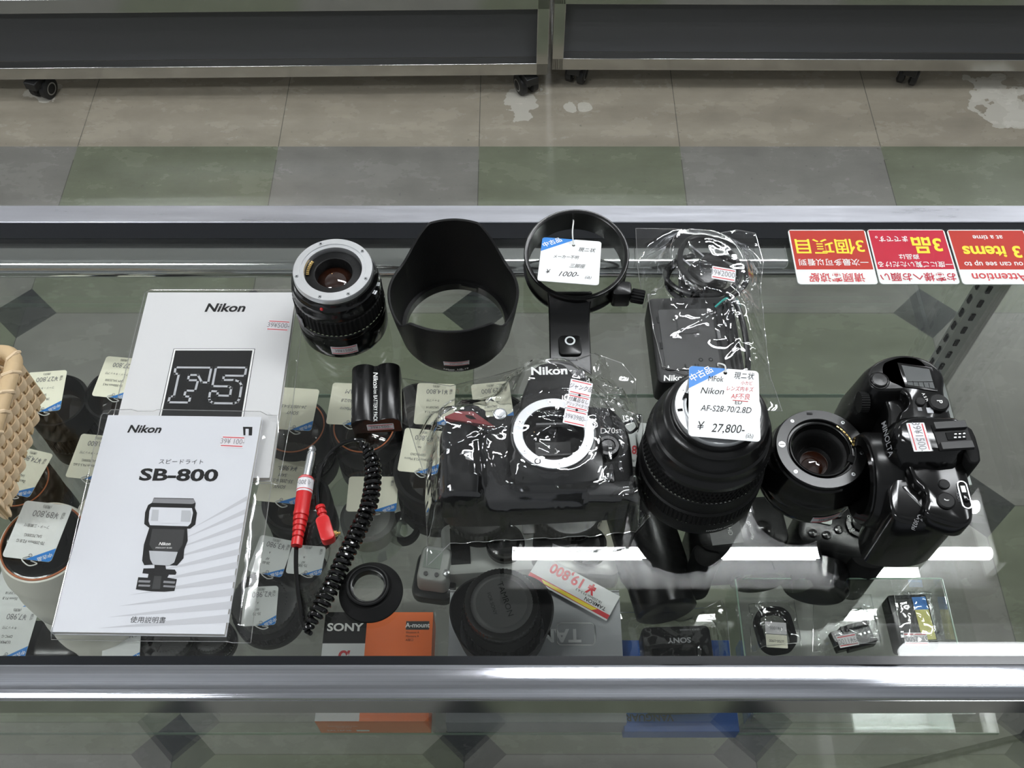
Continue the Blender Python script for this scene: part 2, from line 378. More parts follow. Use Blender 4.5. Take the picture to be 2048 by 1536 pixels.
# ---------------------------------------------------------------- far cabinets on casters
def caster(parent, x, y, z, rz):
    c = MB(); X = T(x, y, 0) @ R(rz)
    c.box((0, .0, .052), (.03, .034, .02), 'caster_black', X).box((-.012, .012, .035), (.004, .03, .04), 'caster_black', X).box((.012, .012, .035), (.004, .03, .04), 'caster_black', X)
    o = c.build('caster', parent, bevel=.002)
    for s in (-1, 1):
        w = MB().lathe([(0, -.009), (.019, -.009), (.025, -.006), (.025, .006), (.019, .009), (0, .009)], 'caster_black', 28, X @ T(s*.014, .018, .0255) @ R(90, 'Y'))
        w.lathe([(.012, -.0095), (.015, -.0095), (.015, .0095), (.012, .0095)], 'steel', 24, X @ T(s*.014, .018, .0255) @ R(90, 'Y'))
        w.build('wheel', o)
def cabinet(x, y, rz, w, sgn, label, offs, h=.85):
    e = empty('display_cabinet', (x, y, 0), rz, label, 'cabinet', 'steel framed cabinets across the aisle')
    fr = MB(); d = .5; X = w*sgn/2
    for zz, hh in ((.086, .032), (.262, .034), (h-.02, .04)):
        fr.box((X, .012, zz), (w, .024, hh), 'frame_metal'); fr.box((X, d-.012, zz), (w, .024, hh), 'frame_metal')
        for q in (0, 1): fr.box((w*sgn*q+(.5-q)*.024*sgn, d/2, zz), (.024, d-.048, hh), 'frame_metal')
    for q in (0, 1):
        for yy in (.0121, d-.0121): fr.box((w*sgn*q+(.5-q)*.026*sgn, yy, (h+.07)/2), (.026, .0242, h-.07), 'frame_metal')
    fr.build('frame', e, bevel=.0012)
    MB().box((X, .030, .174), (w-.05, .012, .144), 'panel_grey').build('front_panel', e)
    MB().box((X, .02, (.279+h-.04)/2), (w-.052, .005, h-.04-.279), 'pane_glass').build('glass_pane', e)
    MB().box((X, d/2, .274), (w-.05, d-.05, .008), 'off_white').build('base_board', e)
    for q in offs: caster(e, q*sgn, .012 if sgn < 0 else .03, 0, 25 if q < .05 else -20); caster(e, q*sgn, d-.06, 0, 10)
    return e
p0, p1 = at(0, 160, .07), at(1095, 150, .07)
ang = math.degrees(math.atan2(p1.y-p0.y, p1.x-p0.x))
cabinet(p1.x, p1.y, ang, 1.5, -1, 'steel framed grey panel cabinet on casters across the aisle, left one', (.04, 1.17))
p0, p1 = at(1103, 140, .07), at(2048, 143, .07)
ang = math.degrees(math.atan2(p1.y-p0.y, p1.x-p0.x))
cabinet(p0.x, p0.y, ang, 1.3, 1, 'steel framed grey panel cabinet on casters across the aisle, right one', (.055, .83))
# ---------------------------------------------------------------- the glass counter
YN, YF, XL, XR = .2058, .6591, -1.1, .4735
ctr = empty('display_counter', (0, 0, 0), 0, 'glass topped showcase counter with brushed aluminium rails full of used camera gear', 'counter')
def rail_x(name, prof, x0, x1, m, bev=0):
    return MB().loft([[(x0, y, z) for y, z in prof], [(x1, y, z) for y, z in prof]], m).build(name, ctr, bevel=bev)
rail_x('near_rail', [(.2058, .9130), (.2058, .9425), (.2064, .9446), (.2080, .9451), (.2180, .94515), (.2280, .9451), (.2296, .9446), (.2301, .9435), (.2301, .925), (.2125, .925), (.2125, .913)], XL, XR+.02, 'rail')
rail_x('rail_face', [(.2054, .9132), (.2054, .9422), (.2057, .9422), (.2057, .9132)], XL, XR+.02, 'polished')
rail_x('near_gasket', [(.2303, .930), (.2303, .9436), (.2363, .9436), (.2363, .930)], XL, XR, 'gasket')
rail_x('far_rail', [(.6591, .9130), (.6591, .9440), (.6585, .9446), (.6390, .9446), (.6383, .9440), (.6383, .925), (.652, .925), (.652, .913)][::-1], XL, XR+.02, 'rail_flat')
rail_x('far_gasket', [(.6200, .933), (.6200, .9434), (.6381, .9434), (.6381, .933)], XL, XR, 'gasket')
# hollow aluminium profile under the far edge of the glass, seen through it
prof = [(.6190, .9375), (.6010, .9370)]
prof = [(.636, .9360), (.6030, .9360)]+[(.603-.011*math.sin(t), .9255+.0105*math.cos(t)) for t in [PI*i/10 for i in range(1, 10)]]+[(.603, .915), (.636, .915)]
rail_x('inner_far_profile', [(y, z) for y, z in prof], XL, XR, 'polished')
rail_x('side_rail', [], 0, 0, 'rail') if 0 else None
MB().box((XR+.0105, (YN+YF)/2, .929), (.021, YF-YN-.0005, .0325), 'rail_flat').build('side_rail', ctr, bevel=.001)
gt = MB(); gt.box(((XL+XR)/2, (.2363+.6383)/2, G-.0025), (XR-XL, .6383-.2363-.0004, .005), 'glass').build('glass_top', ctr)
MB().box(((XL+XR)/2, .2090, .48), (XR-XL, .005, .86), 'glass').build('near_pane', ctr)
MB().box(((XL+XR)/2, .6490, .48), (XR-XL, .005, .86), 'pane_glass').build('far_pane', ctr)
MB().box((XR+.012, .4275, .48), (.005, .42, .86), 'glass').build('end_pane', ctr)
for y in (.212, .646):
    MB().box((XR+.010, y, .4755), (.016, .016, .873), 'polished').build('corner_post', ctr)
# slotted standards that carry the shelf
def standard(x, y, z0, z1, face):
    s = MB(); s.box((x, y, (z0+z1)/2), (.018, .012, z1-z0), 'steel')
    z = z0+.02
    while z < z1-.02:
        s.box((x-.0095*face, y-.000, z), (.0012, .004, .010), 'inside_black'); s.box((x, y-.0065, z), (.004, .0012, .010), 'inside_black'); z += .022
    return s.build('slotted_standard', ctr)
standard(XR-.012, .630, .25, .925, 1); standard(-.60, .630, .25, .925, 1)
MB().box((XR-.012, .555, SH-.020), (.004, .14, .018), 'steel').build('shelf_bracket', ctr)
sh = MB().box(((XL+XR)/2-.02, (.238+.586)/2, SH-.0032), (XR-XL-.06, .348, .006), 'shelf_glass')
sh.box(((XL+XR)/2-.02, .2377, SH-.0032), (XR-XL-.06, .0006, .0058), 'glass_edge').box(((XL+XR)/2-.02, .5865, SH-.0032), (XR-XL-.06, .0008, .0058), 'glass_edge')
tag(sh.build('glass_shelf'), 'clear glass shelf inside the counter carrying used lenses and cameras', 'shelf')
# ================================================================ ON THE COUNTER
def screws(mb, r, z, angs, m='chrome', rs=.0014):
    for a in angs:
        X = T(r*math.cos(math.radians(a)), r*math.sin(math.radians(a)), z)
        mb.lathe([(0, .0003), (rs, .0003), (rs*1.15, 0)], m, 14, X); mb.box((0, 0, .0003), (rs*1.5, .0004, .0002), 'inside_black', X @ R(40)); mb.box((0, 0, .0003), (.0004, rs*1.5, .0002), 'inside_black', X @ R(40))
def contacts(mb, r, z, a0, a1, n, m='gold', s=(.0024, .0013)):
    for i in range(n):
        a = a0+(a1-a0)*i/(n-1); mb.box((r, 0, z), (s[0], s[1], .0006), m, R(a))
def curved_sticker(r, z, w, h, a, body, parent, back='sticker_white', ink='grey_print', taper=0.0, name='price_sticker'):
    """sticker wrapped round a barrel of radius r at angle a (degrees)"""
    mb = MB(); n = 10; r += .0003
    def ring(u, v, k=0.0): t = math.radians(a)+u/r; q = r+k-taper*v; return (q*math.cos(t), q*math.sin(t), z+v)
    def patch(x0, x1, y0, y1, m, k):
        vs = []; fs = []
        for i in range(n+1):
            u = x0+(x1-x0)*i/n; vs += [ring(u, y0, k), ring(u, y1, k)]
        for i in range(n): fs.append((2*i, 2*i+2, 2*i+3, 2*i+1))
        mb.add(vs, fs, m)
    patch(-w/2, w/2, -h/2, h/2, back, 0)
    for q in (-1, 1): patch(-w*.46, w*.46, q*h*.36-.0004, q*h*.36+.0004, 'red_print', .0002)
    vs, fs = text_mesh(body, 0, 0, 1, 'CENTER'); s = h*.5
    mb.add([ring(x*s*.8, y*s, .0003) for x, y, q in vs], fs, ink)
    return mb.build(name, parent)
def wrap_text(mb, body, size, r, z, a, m, flip=False, bold=0, taper=0.0, sx=1.0, shear=0):
    vs, fs = text_mesh(body, bold, shear, 1, 'CENTER'); sg = -1 if flip else 1
    pts = []
    for x, y, q in vs:
        u, v = sg*x*size*sx, sg*y*size; t = math.radians(a)+u/r; k = r+.0003-taper*v
        pts.append((k*math.cos(t), k*math.sin(t), z+v))
    mb.add(pts, fs, m)
# ---------------------------------------------------------------- chrome mount zoom lens
p = Vector((-.1423, .5256, G))
e = empty('camera_lens', p, 0, 'black zoom lens standing mount up with bright chrome mount ring, behind the grey booklet', 'lens')
MB().lathe([(.030, 0), (.0352, 0), (.0365, .0012), (.0370, .004), (.0370, .022), (.0362, .0235), (.0362, .0245), (.0372, .0255), (.0372, .030), (.0366, .031)], 'black_gloss', 72).build('front_barrel', e)
MB().lathe([(.0355, .031), (.0366, .031), (.0366, .047), (.0355, .048)], 'black_rubber', rib=60, amp=.0007).build('zoom_ring', e)
b = MB().lathe([(.0355, .047), (.0358, .0485), (.0358, .054), (.0348, .0555), (.0348, .0605), (.0335, .062), (.0326, .0665), (.0318, .0672)], 'black_gloss', 72)
for a in (-6, -20): b.box((.0356, 0, .0545), (.0014, .004, .006), 'chrome', R(a))
b.build('rear_barrel', e)
MB().lathe([(0, -.0003), (.0014, -.0003), (.0014, .0006), (.0010, .001), (0, .001)], 'red_plastic', 14, R(-102) @ T(.0333, 0, .0625) @ R(80, 'Y')).build('index_dot', e)
w = MB()
for i in range(1): w.box((.0362, 0, .036), (.003, .008, .011), 'black_gloss', R(-140)); w.box((.0378, 0, .038), (.0004, .006, .005), 'grey_print', R(-140))
w.build('distance_window', e, bevel=.0008)
mt = MB().lathe([(.0310, .0668), (.0318, .0675), (.0318, .0712), (.0313, .0720), (.0262, .0720), (.0258, .0712), (.0232, .0712), (.0229, .0705), (.0226, .066)], 'mount_metal', 96)
screws(mt, .0288, .0720, (40, 115, 195, 255, 300, 340), 'chrome'); mt.build('mount_ring', e)
w = MB().lathe([(.0228, .0662), (.0222, .0665), (.0170, .0668), (.0158, .0672), (.0150, .0668), (.0146, .0630), (.0142, .0560)], 'black_matte', 64)
w.box((.0205, 0, .0668), (.003, .013, .0022), 'black_satin', R(168)); contacts(w, .0205, .0680, 150, 186, 8); w.build('rear_baffle', e)
MB().lathe([(0, .0625), (.005, .0620), (.010, .0602), (.0143, .0570)], 'lens_amber', 48).build('rear_element', e)
curved_sticker(.0370, .012, .022, .0105, -83, '39¥1500-', e)
# ---------------------------------------------------------------- petal lens hood
p = Vector((-.0475, .5204, G))
e = empty('petal_lens_hood', p, 0, 'large black petal shaped lens hood standing on the glass behind the battery', 'lens hood')
HA = [(0, .0755), (22, .075), (32, .066), (44, .054), (52, .049), (60, .0475), (75, .0485), (90, .0495)]
HB = [(0, .0690), (25, .068), (36, .066), (45, .054), (52, .046), (60, .0455), (75, .048), (90, .0495)]
def hood_h(t):
    d = abs(((t-90+180) % 360)-180)
    q, tb = (d, HA) if d <= 90 else (180-d, HB)
    return float(np.interp(q, [k[0] for k in tb], [k[1] for k in tb]))
def hood_r(z): return float(np.interp(z, [0, .002, .012, .03, .055, .078], [.0448, .0462, .0478, .0508, .0540, .0558]))
n = 180; m = 14; rings_o = []; rings_i = []
hs = [hood_h(360*i/n) for i in range(n)]; hs = [sum(hs[(i+k) % n] for k in (-1, 0, 1))/3 for i in range(n)]
for j in range(m+1):
    ro = []; ri = []
    for i in range(n):
        t = 2*PI*i/n; z = hs[i]*j/m; q = hood_r(z); ro.append((q*math.cos(t), q*math.sin(t), z)); q -= .0022; ri.append((q*math.cos(t), q*math.sin(t), max(z, .004)))
    rings_o.append(ro); rings_i.append(ri)
hb = MB().loft(rings_o+[[(x*.985, y*.985, z+.0006) for x, y, z in rings_o[-1]]]+rings_i[::-1], 'black_matte', cap=False)
hb.loft([[(r*math.cos(2*PI*i/n), r*math.sin(2*PI*i/n), z) for i in range(n)] for r, z in ((.0448, 0), (.0415, 0), (.0415, .008), (.0450, .008))], 'black_satin', cap=False)
wrap_text(hb, 'Nikon  HB-19', .0036, .0468, .0065, -88, 'white_print', bold=.01, taper=-.12); wrap_text(hb, 'MADE IN JAPAN', .0018, .0462, .0036, -88, 'white_print', taper=-.12)
hb.build('hood_shell', e, sharp=50)
for a in (75, 195, 315): MB().box((.0408, 0, .006), (.0025, .014, .003), 'black_satin', R(a)).build('bayonet_tab', e)
curved_sticker(.0486, .0175, .021, .0075, -87, '39¥1000-', e, taper=-.17)
# ---------------------------------------------------------------- tripod collar
e = empty('tripod_collar', (.0548, .577, G), 0, 'black ring shaped tripod collar with a flat foot and a hand written tag', 'tripod collar')
X = T(0, 0, .0085) @ R(9, 'X')
MB(X).lathe([(.0425, 0), (.0445, .001), (.0448, .0035), (.0432, .005), (.0432, .0205), (.0448, .0222), (.0448, .0265), (.0440, .0275), (.0425, .0275), (.0408, .0265), (.0408, .001), (.0425, 0)], 'black_satin', 90).build('ring', e)
lk = MB(X); lk.rbox((.0375, -.0315, .0135), (.016, .013, .021), .003, 'black_satin', None, 4, .001); lk.lathe([(0, 0), (.0055, 0), (.0062, .001), (.0062, .010), (.0054, .0115), (0, .0115)], 'black_rubber', rib=14, amp=.0008, M=T(.046, -.033, .014) @ R(90, 'Y') @ R(12, 'X'))
lk.build('clamp_knob', e, bevel=.0006)
nk = [(-.0185, -.036), (.0165, -.036), (.0165, -.0445), (-.0185, -.0445)]
f = MB(T(-.0055, 0, 0)); f.loft([[(x, y, z) for x, y, z in r] for r in (
    [(-.020, -.036, .024), (.018, -.036, .024), (.018, -.0405, .0285), (-.020, -.0405, .0285)], [(-.0185, -.0405, .010), (.0165, -.0405, .010), (.0165, -.0475, .0165), (-.0185, -.0475, .0165)],
    [(-.018, -.047, .001), (.016, -.047, .001), (.016, -.060, .0065), (-.018, -.060, .0065)], [(-.018, -.1120, .001), (.016, -.1120, .001), (.016, -.1120, .0052), (-.018, -.1120, .0052)])], 'black_satin')
ft = f.build('foot', e, bevel=.001)
bs = MB(T(-.0065, -.080, .0055)); bs.rbox((0, 0, .0015), (.019, .020, .003), .004, 'black_satin', None, 4, .0012); bs.lathe([(.0030, .0032), (.0044, .0032), (.0044, .0030)], 'steel', 24, T(0, .004, 0)); bs.disc(.003, .0031, 'inside_black', T(0, .004, 0))
bs.build('tripod_socket', ft)
def hand_tag(name, M, w, h, lines, label, parentless=True, hole=(.0, .0), string=None, loc=(0, 0, 0)):
    e = empty(name, loc, 0, label, 'price tag')
    c = MB(M); c.prism(rrect(w, h, .0028, 5), 0, .0004, 'card_white')
    # blue corner, clipped to the card
    c.flat([(-w/2+.0028, h/2), (-w/2+.0008, h/2-.0008), (-w/2, h/2-.0028), (-w/2, h/2-h*.33), (-w/2+w*.56, h/2)], .00045, 'tag_blue')
    c.text('中古品', .0064, 'white_print', T(-w*.325, h*.388, .0004) @ R(34), bold=.014, sx=.95)
    for body, x, y, s, ink, sh, sx in lines: c.text(body, s, ink, T(x, y, .0004) @ R(2), shear=sh, sx=sx)
    hx, hy = hole; c.lathe([(.0013, .0005), (.0022, .0005), (.0022, .00045)], 'card_grey', 18, T(hx, hy, 0)); c.disc(.0013, .0005, 'inside_black', T(hx, hy, 0), 16)
    c.build('card', e)
    if string: MB().tube(spline(string, 6), .0006, 'string', 6).build('string', e)
    return e
def frame4(tl, tr, bl):
    """matrix whose x runs along the top edge and y up the left edge, from three corners; returns also width and height"""
    tl, tr, bl = Vector(tl), Vector(tr), Vector(bl); x = (tr-tl); y = (tl-bl); w, h = x.length, y.length
    x.normalize(); n = x.cross(y).normalized(); y = n.cross(x); c = (tl+tr)/2 - y*(h/2)
    M = Matrix(((x.x, y.x, n.x, c.x), (x.y, y.y, n.y, c.y), (x.z, y.z, n.z, c.z), (0, 0, 0, 1)))
    return M, w, h
tl, tr, bl = at(1085, 475, G+.034), at(1203, 484, G+.034), at(1078, 562, G+.043)
M, w, h = frame4(tl, tr, bl)
hand_tag('price_tag', M, w, h, [('現ニ状', .0130, .0150, .0060, 'ink', .3, .8), ('メーカー不明', -.004, .004, .0048, 'ink', .3, .75), ('三脚座', .006, -.0065, .0055, 'ink', .4, .8), ('¥', -.018, -.016, .0075, 'ink', .3, .8), ('1000-', -.001, -.0175, .0085, 'ink', .45, .9), ('(込)', .016, -.0195, .0042, 'ink', .3, .8)],
    'white hand written tag with blue corner lying across the tripod collar', hole=(.0018, .0200), string=[M @ Vector((.0018, .020, .0006)), at(1145, 465, G+.042), at(1147, 443, G+.036), at(1146, 440, G+.028)])
# ---------------------------------------------------------------- battery
e = empty('camera_battery', (-.1085, .4438, G), 4, 'black ribbed camera battery pack with white lettering, in front of the chrome mount lens', 'battery')
prof = [(-.0188, 0), (.0188, 0), (.0196, .002), (.0196, .012)]
for i in range(13): t = i/12*PI; prof.append((.0098+.0098*math.cos(t), .0125+.0078*math.sin(t)*(1 if i not in (12,) else .3)))
for i in range(1, 13): t = i/12*PI; prof.append((-.0098+.0098*math.cos(t), .0125+.0078*math.sin(t)))
prof = [(x, max(z, .0165) if abs(x) < .006 and z > .01 else z) for x, z in prof]
b = MB(); b.loft([[(x*s, y, z*s if z > .01 else z) for x, z in prof] for y, s in ((-.0262, .985), (-.0256, 1), (.0256, 1), (.0266, .985))], 'black_satin')
b.text('Nikon', .0062, 'white_print', T(-.0002, .0125, .0168) @ R(-90), bold=.02, shear=.15); b.text('Li-ion BATTERY PACK', .0044, 'white_print', T(-.0002, -.0095, .0168) @ R(-90), sx=.80)
b.flat([(-.0014, .0215), (.0014, .0215), (0, .0255)], .0170, 'inside_black')
b.build('case', e)
s = MB(T(.003, -.0264, .0085) @ R(90, 'X')); price_text(s, 0, 0, '39¥1500-', .021, .0085); s.build('price_sticker', e)
# ---------------------------------------------------------------- booklets
def pl(px, py, z): return at(px, py, z)
e = empty('manual_booklet', (-.2497, .4635, G), 0, 'grey instruction booklet with a black square on its cover, lying behind the speedlight booklet', 'booklet')
zt = .0065; W0, H0 = .1275, .180
pg = MB().box((0, 0, .0032), (W0-.0012, H0-.0014, .0058), 'paper_edge').build('pages', e)
c = MB(); c.box((0, 0, .00615), (W0, H0, .0007), 'paper').box((0, 0, .0003), (W0, H0, .0006), 'paper').box((-W0/2+.0003, 0, .0032), (.0006, H0, .006), 'paper')
O = Vector((-.2497, .4635, 0))
def q(x, y, ox, oy, s, z=G+.0065): p = at(ox+x/s, oy+y/s, z) - O; return (p.x, p.y)
c.text('Nikon', .0122, 'black_print', T(*q(1535, 738, 0, 400, 3.413), zt), bold=.028, shear=.2, sx=1.12)
sq = [q(1190, 1020, 0, 400, 3.413), q(1735, 1022, 0, 400, 3.413)]; x0, x1, y1 = sq[0][0], sq[1][0], sq[0][1]; y0 = y1-(x1-x0)*1.03
c.flat([(x0-.0007, y0-.0007), (x1+.0007, y0-.0007), (x1+.0007, y1+.0007), (x0-.0007, y1+.0007)], zt+.00012, 'black_print')
for d, m in ((.0002, 'white_print'), (-.0012, 'black_print')): c.flat([(x0-d, y0-d), (x1+d, y0-d), (x1+d, y1+d), (x0-d, y1+d)], zt+(.00018 if d > 0 else .00024), m)
FL = [(1200, 120), (1443, 122), (1422, 224), (1378, 222), (1352, 172), (1292, 172), (1283, 208), (1352, 208), (1333, 280), (1268, 278), (1258, 318), (1300, 320), (1290, 360), (1150, 358), (1160, 318), (1188, 318), (1222, 165), (1192, 162)]
FV = [(1475, 120), (1682, 122), (1672, 178), (1530, 176), (1522, 206), (1600, 206), (1636, 218), (1650, 245), (1636, 330), (1622, 356), (1596, 366), (1455, 364), (1434, 350), (1428, 330), (1436, 282), (1488, 284), (1484, 312), (1570, 314), (1580, 262), (1562, 250), (1450, 248)]
for L in (FL, FV):
    P = [q(x, y, 0, 700, 3.413) for x, y in L]
    for i in range(len(P)):
        a, b2 = Vector(P[i]), Vector(P[(i+1) % len(P)]); d = b2-a; c.box((d.length/2, 0, 0), (d.length+.0017, .0018, .0001), 'light_grey_print', T(a.x, a.y, zt+.0003) @ R(math.degrees(math.atan2(d.y, d.x))))
price_text(c, *q(1872, 835, 0, 400, 3.413), '39¥500-', .0185, .0115, R(-4), z=zt); c.build('cover', e)
e = empty('manual_booklet', (-.2590, .3365, G+.0075), -.8, 'white speedlight instruction booklet with a picture of a flash, topmost of the two booklets', 'booklet')
O = Vector((-.2590, .3365, 0)); W1, H1 = .1212, .1765; zt = .0058; ZB = G+.0075+.0058
MB().box((0, 0, .0028), (W1-.0014, H1-.0014, .0052), 'paper_edge').build('pages', e)
c = MB(); c.box((0, 0, .0055), (W1, H1, .0006), 'paper_white').box((0, 0, .0003), (W1, H1, .0006), 'paper_white').box((-W1/2+.0003, 0, .0028), (.0006, H1, .0056), 'paper_white')
def q4(x, y): return q(x, y, 0, 700, 3.413, ZB)
def q5(x, y): return q(x, y, 0, 1086, 3.413, ZB)
def poly(L, m, z, f): c.flat([f(*k) for k in L][::-1], zt+z, m)
# pale rays fanning over the lower right of the cover
cx, cy = -.030, -.060
for i in range(10):
    t = i/9; tip = (383+(196-383)*t, 1057+(1258-1057)*t); xr = 494+(462-494)*t; yr = 990+(1226-990)*t; th = 9+8*t
    c.flat([q(*k, 0, 0, 1, ZB) for k in (tip, (xr, yr+th), (xr, yr))], zt+.0001, 'pale_grey_print')
c.text('Nikon', .0095, 'black_print', T(*q4(975, 545), zt), bold=.028, shear=.2, sx=1.1)
c.flat([q4(1655, 578), q4(1712, 578), q4(1715, 520), q4(1650, 520)], zt+.0002, 'black_print'); c.flat([q4(1668, 582), q4(1690, 582), q4(1690, 534), q4(1668, 534)], zt+.0003, 'paper_white')
c.text('スピードライト', .0048, 'ink', T(*q4(1232, 765), zt), spacing=1.1)
c.text('SB-800', .0140, 'black_print', T(*q4(1216, 857), zt), bold=.032, sx=1.50)
c.text('使用説明書', .0050, 'ink', T(*q5(1022, 528), zt), spacing=1.0)
poly([(1050, 1010), (1320, 1012), (1335, 1045), (1330, 1075), (1345, 1110), (1335, 1190), (1300, 1218), (1020, 1216), (985, 1190), (990, 1110), (1010, 1060), (1035, 1045)], 'black_print', .0002, q4)
poly([(1045, 1015), (1322, 1017), (1330, 1042), (1312, 1050), (1060, 1046), (1038, 1046)], 'grey_print', .0003, q4)
poly([(1030, 1075), (1310, 1078), (1318, 1110), (1305, 1180), (1285, 1202), (1025, 1198), (1015, 1170), (1020, 1100)], 'paper_white', .0003, q4)
poly([(1040, 1092), (1300, 1095), (1308, 1120), (1298, 1172), (1030, 1168)], 'light_grey_print', .0004, q4)
poly([(1085, 1090), (1240, 1092), (1235, 1185), (1080, 1182)], 'paper_white', .0005, q4)
poly([(1020, 1216), (1280, 1218), (1285, 1300), (1262, 1360), (1258, 1420), (1215, 1470), (1050, 1466), (990, 1470), (975, 1440), (985, 1330)], 'black_print', .0002, q4)
poly([(1042, 1222), (1262, 1224), (1250, 1330), (1215, 1375), (1052, 1372), (1022, 1330)], 'dark_grey', .0003, q4)
poly([(1022, 1372), (1218, 1378), (1195, 1450), (1160, 1472), (1050, 1466), (1030, 1430)], 'light_grey_print', .0004, q4)
c.text('Nikon', .0034, 'white_print', T(*q4(1128, 1325), zt+.0004), bold=.02, shear=.2); c.text('SPEEDLIGHT SB-800', .0014, 'white_print', T(*q4(1122, 1352), zt+.0004))
poly([(985, 175), (1060, 172), (1060, 150), (1135, 152), (1140, 178), (1200, 180), (1212, 200), (1205, 215), (1160, 215), (1150, 235), (1215, 245), (1200, 325), (1130, 332), (1040, 330), (935, 318), (950, 235), (1015, 238), (1020, 212), (978, 208)], 'black_print', .0002, q5)
for a, b2 in ((255, 272), (285, 300)):
    poly([(955, a), (1035, a+2), (1030, b2), (950, b2-2)], 'grey_print', .0003, q5); poly([(1125, a+2), (1205, a+6), (1200, b2+4), (1122, b2)], 'grey_print', .0003, q5)
poly([(1060, 225), (1110, 226), (1100, 315), (1045, 314)], 'dark_grey', .0003, q5)
price_text(c, *q4(1562, 612), '39¥ 100-', .0182, .0105, R(-2), z=zt); c.build('cover', e)
# ---------------------------------------------------------------- coiled sync cable
e = empty('sync_cable', (0, 0, G), 0, 'black coiled sync cable with two red plugs, curling beside the speedlight booklet', 'cable')
def g2(x, y, z=.003): p = at(x, y, G+z); return (p.x, p.y, z)
ctrl = [g2(*k, .0075) for k in ((724, 884), (738, 905), (746, 950), (738, 1010), (717, 1060), (692, 1110), (666, 1165), (640, 1215), (620, 1248), (616, 1266))]
P = spline(ctrl, 60); L = [0]
for a, b2 in zip(P, P[1:]): L.append(L[-1]+(b2-a).length)
turns = 34; coil = []; N_ = turns*16
for i in range(N_+1):
    s = L[-1]*i/N_; k = min(max(np.searchsorted(L, s)-1, 0), len(P)-2); t = (s-L[k])/(L[k+1]-L[k]); c0 = P[k].lerp(P[k+1], t); d = (P[k+1]-P[k]).normalized(); sd = Vector((-d.y, d.x, 0))
    a = 2*PI*turns*i/N_; rr = .0052*min(1, 6*i/N_+.25, 6*(N_-i)/N_+.3)
    coil.append(c0+sd*(rr*math.cos(a))+Vector((0, 0, 1))*(rr*math.sin(a)))
MB().tube(coil, .0018, 'black_gloss', 8).build('coil', e)
MB().tube(spline([coil[0], g2(705, 880), g2(672, 895), g2(645, 930), g2(634, 970), g2(634, 1005), g2(641, 1030)], 10), .0016, 'black_gloss', 10).build('cord', e)
MB().tube(spline([coil[-1], g2(607, 1245), g2(597, 1190), g2(592, 1135), g2(593, 1080)], 10), .0017, 'black_gloss', 10).build('cord', e)
def axis_frame(a, b2):
    a, b2 = Vector(a), Vector(b2); z = (b2-a).normalized(); x = Vector((0, 0, 1)).cross(z).normalized(); y = z.cross(x)
    return Matrix(((x.x, y.x, z.x, a.x), (x.y, y.y, z.y, a.y), (x.z, y.z, z.z, a.z), (0, 0, 0, 1))), (b2-a).length
Xp, L1_ = axis_frame(g2(593, 1092, .0058), g2(613, 955, .0058))
prof = [(0, 0), (.0042, 0), (.0042, L1_*.10)]
for i in range(5): u = L1_*(.10+.075*i); r = .0042+.0004*i; prof += [(r-.0011, u), (r-.0011, u+L1_*.028), (r, u+L1_*.03), (r+.0002, u+L1_*.072)]
prof += [(.0056, L1_*.50), (.0060, L1_*.78), (.0057, L1_*.80), (.0057, L1_*.98), (.0050, L1_), (0, L1_)]
pg = MB(Xp).lathe(prof, 'red_plastic', 28).build('plug_body', e)
w = MB(Xp).lathe([(.0061, L1_*.76), (.0062, L1_*.77), (.0060, L1_*.97), (.0059, L1_*.975)], 'sticker_white', 28)
for u in (.785, .955): w.lathe([(.0063, L1_*u), (.0063, L1_*(u+.012))], 'red_print', 28)
w.text('¥ 300-', .0055, 'grey_print', T(0, 0, L1_*.872) @ R(90, 'X') @ T(0, 0, .0061) if 0 else T(0, .00635, L1_*.872) @ Matrix(((1, 0, 0, 0), (0, 0, 1, 0), (0, 1, 0, 0), (0, 0, 0, 1))) @ Sc(1, 1, .1), sx=.75)
w.build('price_sticker', pg)
Xj, L2_ = axis_frame(g2(613, 955, .0058), g2(626, 892, .0042))
MB(Xj).lathe([(0, 0), (.0032, 0), (.0032, L2_*.70), (.0026, L2_*.71), (.0026, L2_*.74), (.0032, L2_*.75), (.0032, L2_*.78), (.0022, L2_*.85), (.0030, L2_*.90), (.0016, L2_*.99), (0, L2_)], 'chrome', 24).build('jack_tip', e)
Xs, L3_ = axis_frame(g2(640, 1012, .005), g2(652, 1056, .005))
pr = [(0, 0), (.0034, 0)]
for i in range(4): u = L3_*(.02+.24*i); pr += [(.0036, u), (.0037, u+L3_*.12), (.0026, u+L3_*.13), (.0026, u+L3_*.22)]
pr += [(.0036, L3_), (0, L3_)]
sb = MB(Xs).lathe(pr, 'red_plastic', 20)
a, b2 = Vector(g2(648, 1048, 0)), Vector(g2(657, 1078, 0)); d = b2-a; X = T(*((a+b2)/2)) @ R(math.degrees(math.atan2(d.y, d.x)))
sb.build('strain_relief', e); sb = MB(); sb.rbox((0.001, 0, .005), (d.length+.008, .0105, .0085), .0035, 'red_plastic', X, 4, .001); sb.build('plug_body', e)
X2, l2 = axis_frame(g2(664, 1068, .005), g2(681, 1066, .005)); MB(X2).lathe([(0, 0), (.0024, 0), (.0024, l2*.6), (.0012, l2*.65), (.0012, l2), (0, l2)], 'gold', 16).build('jack_tip', e)
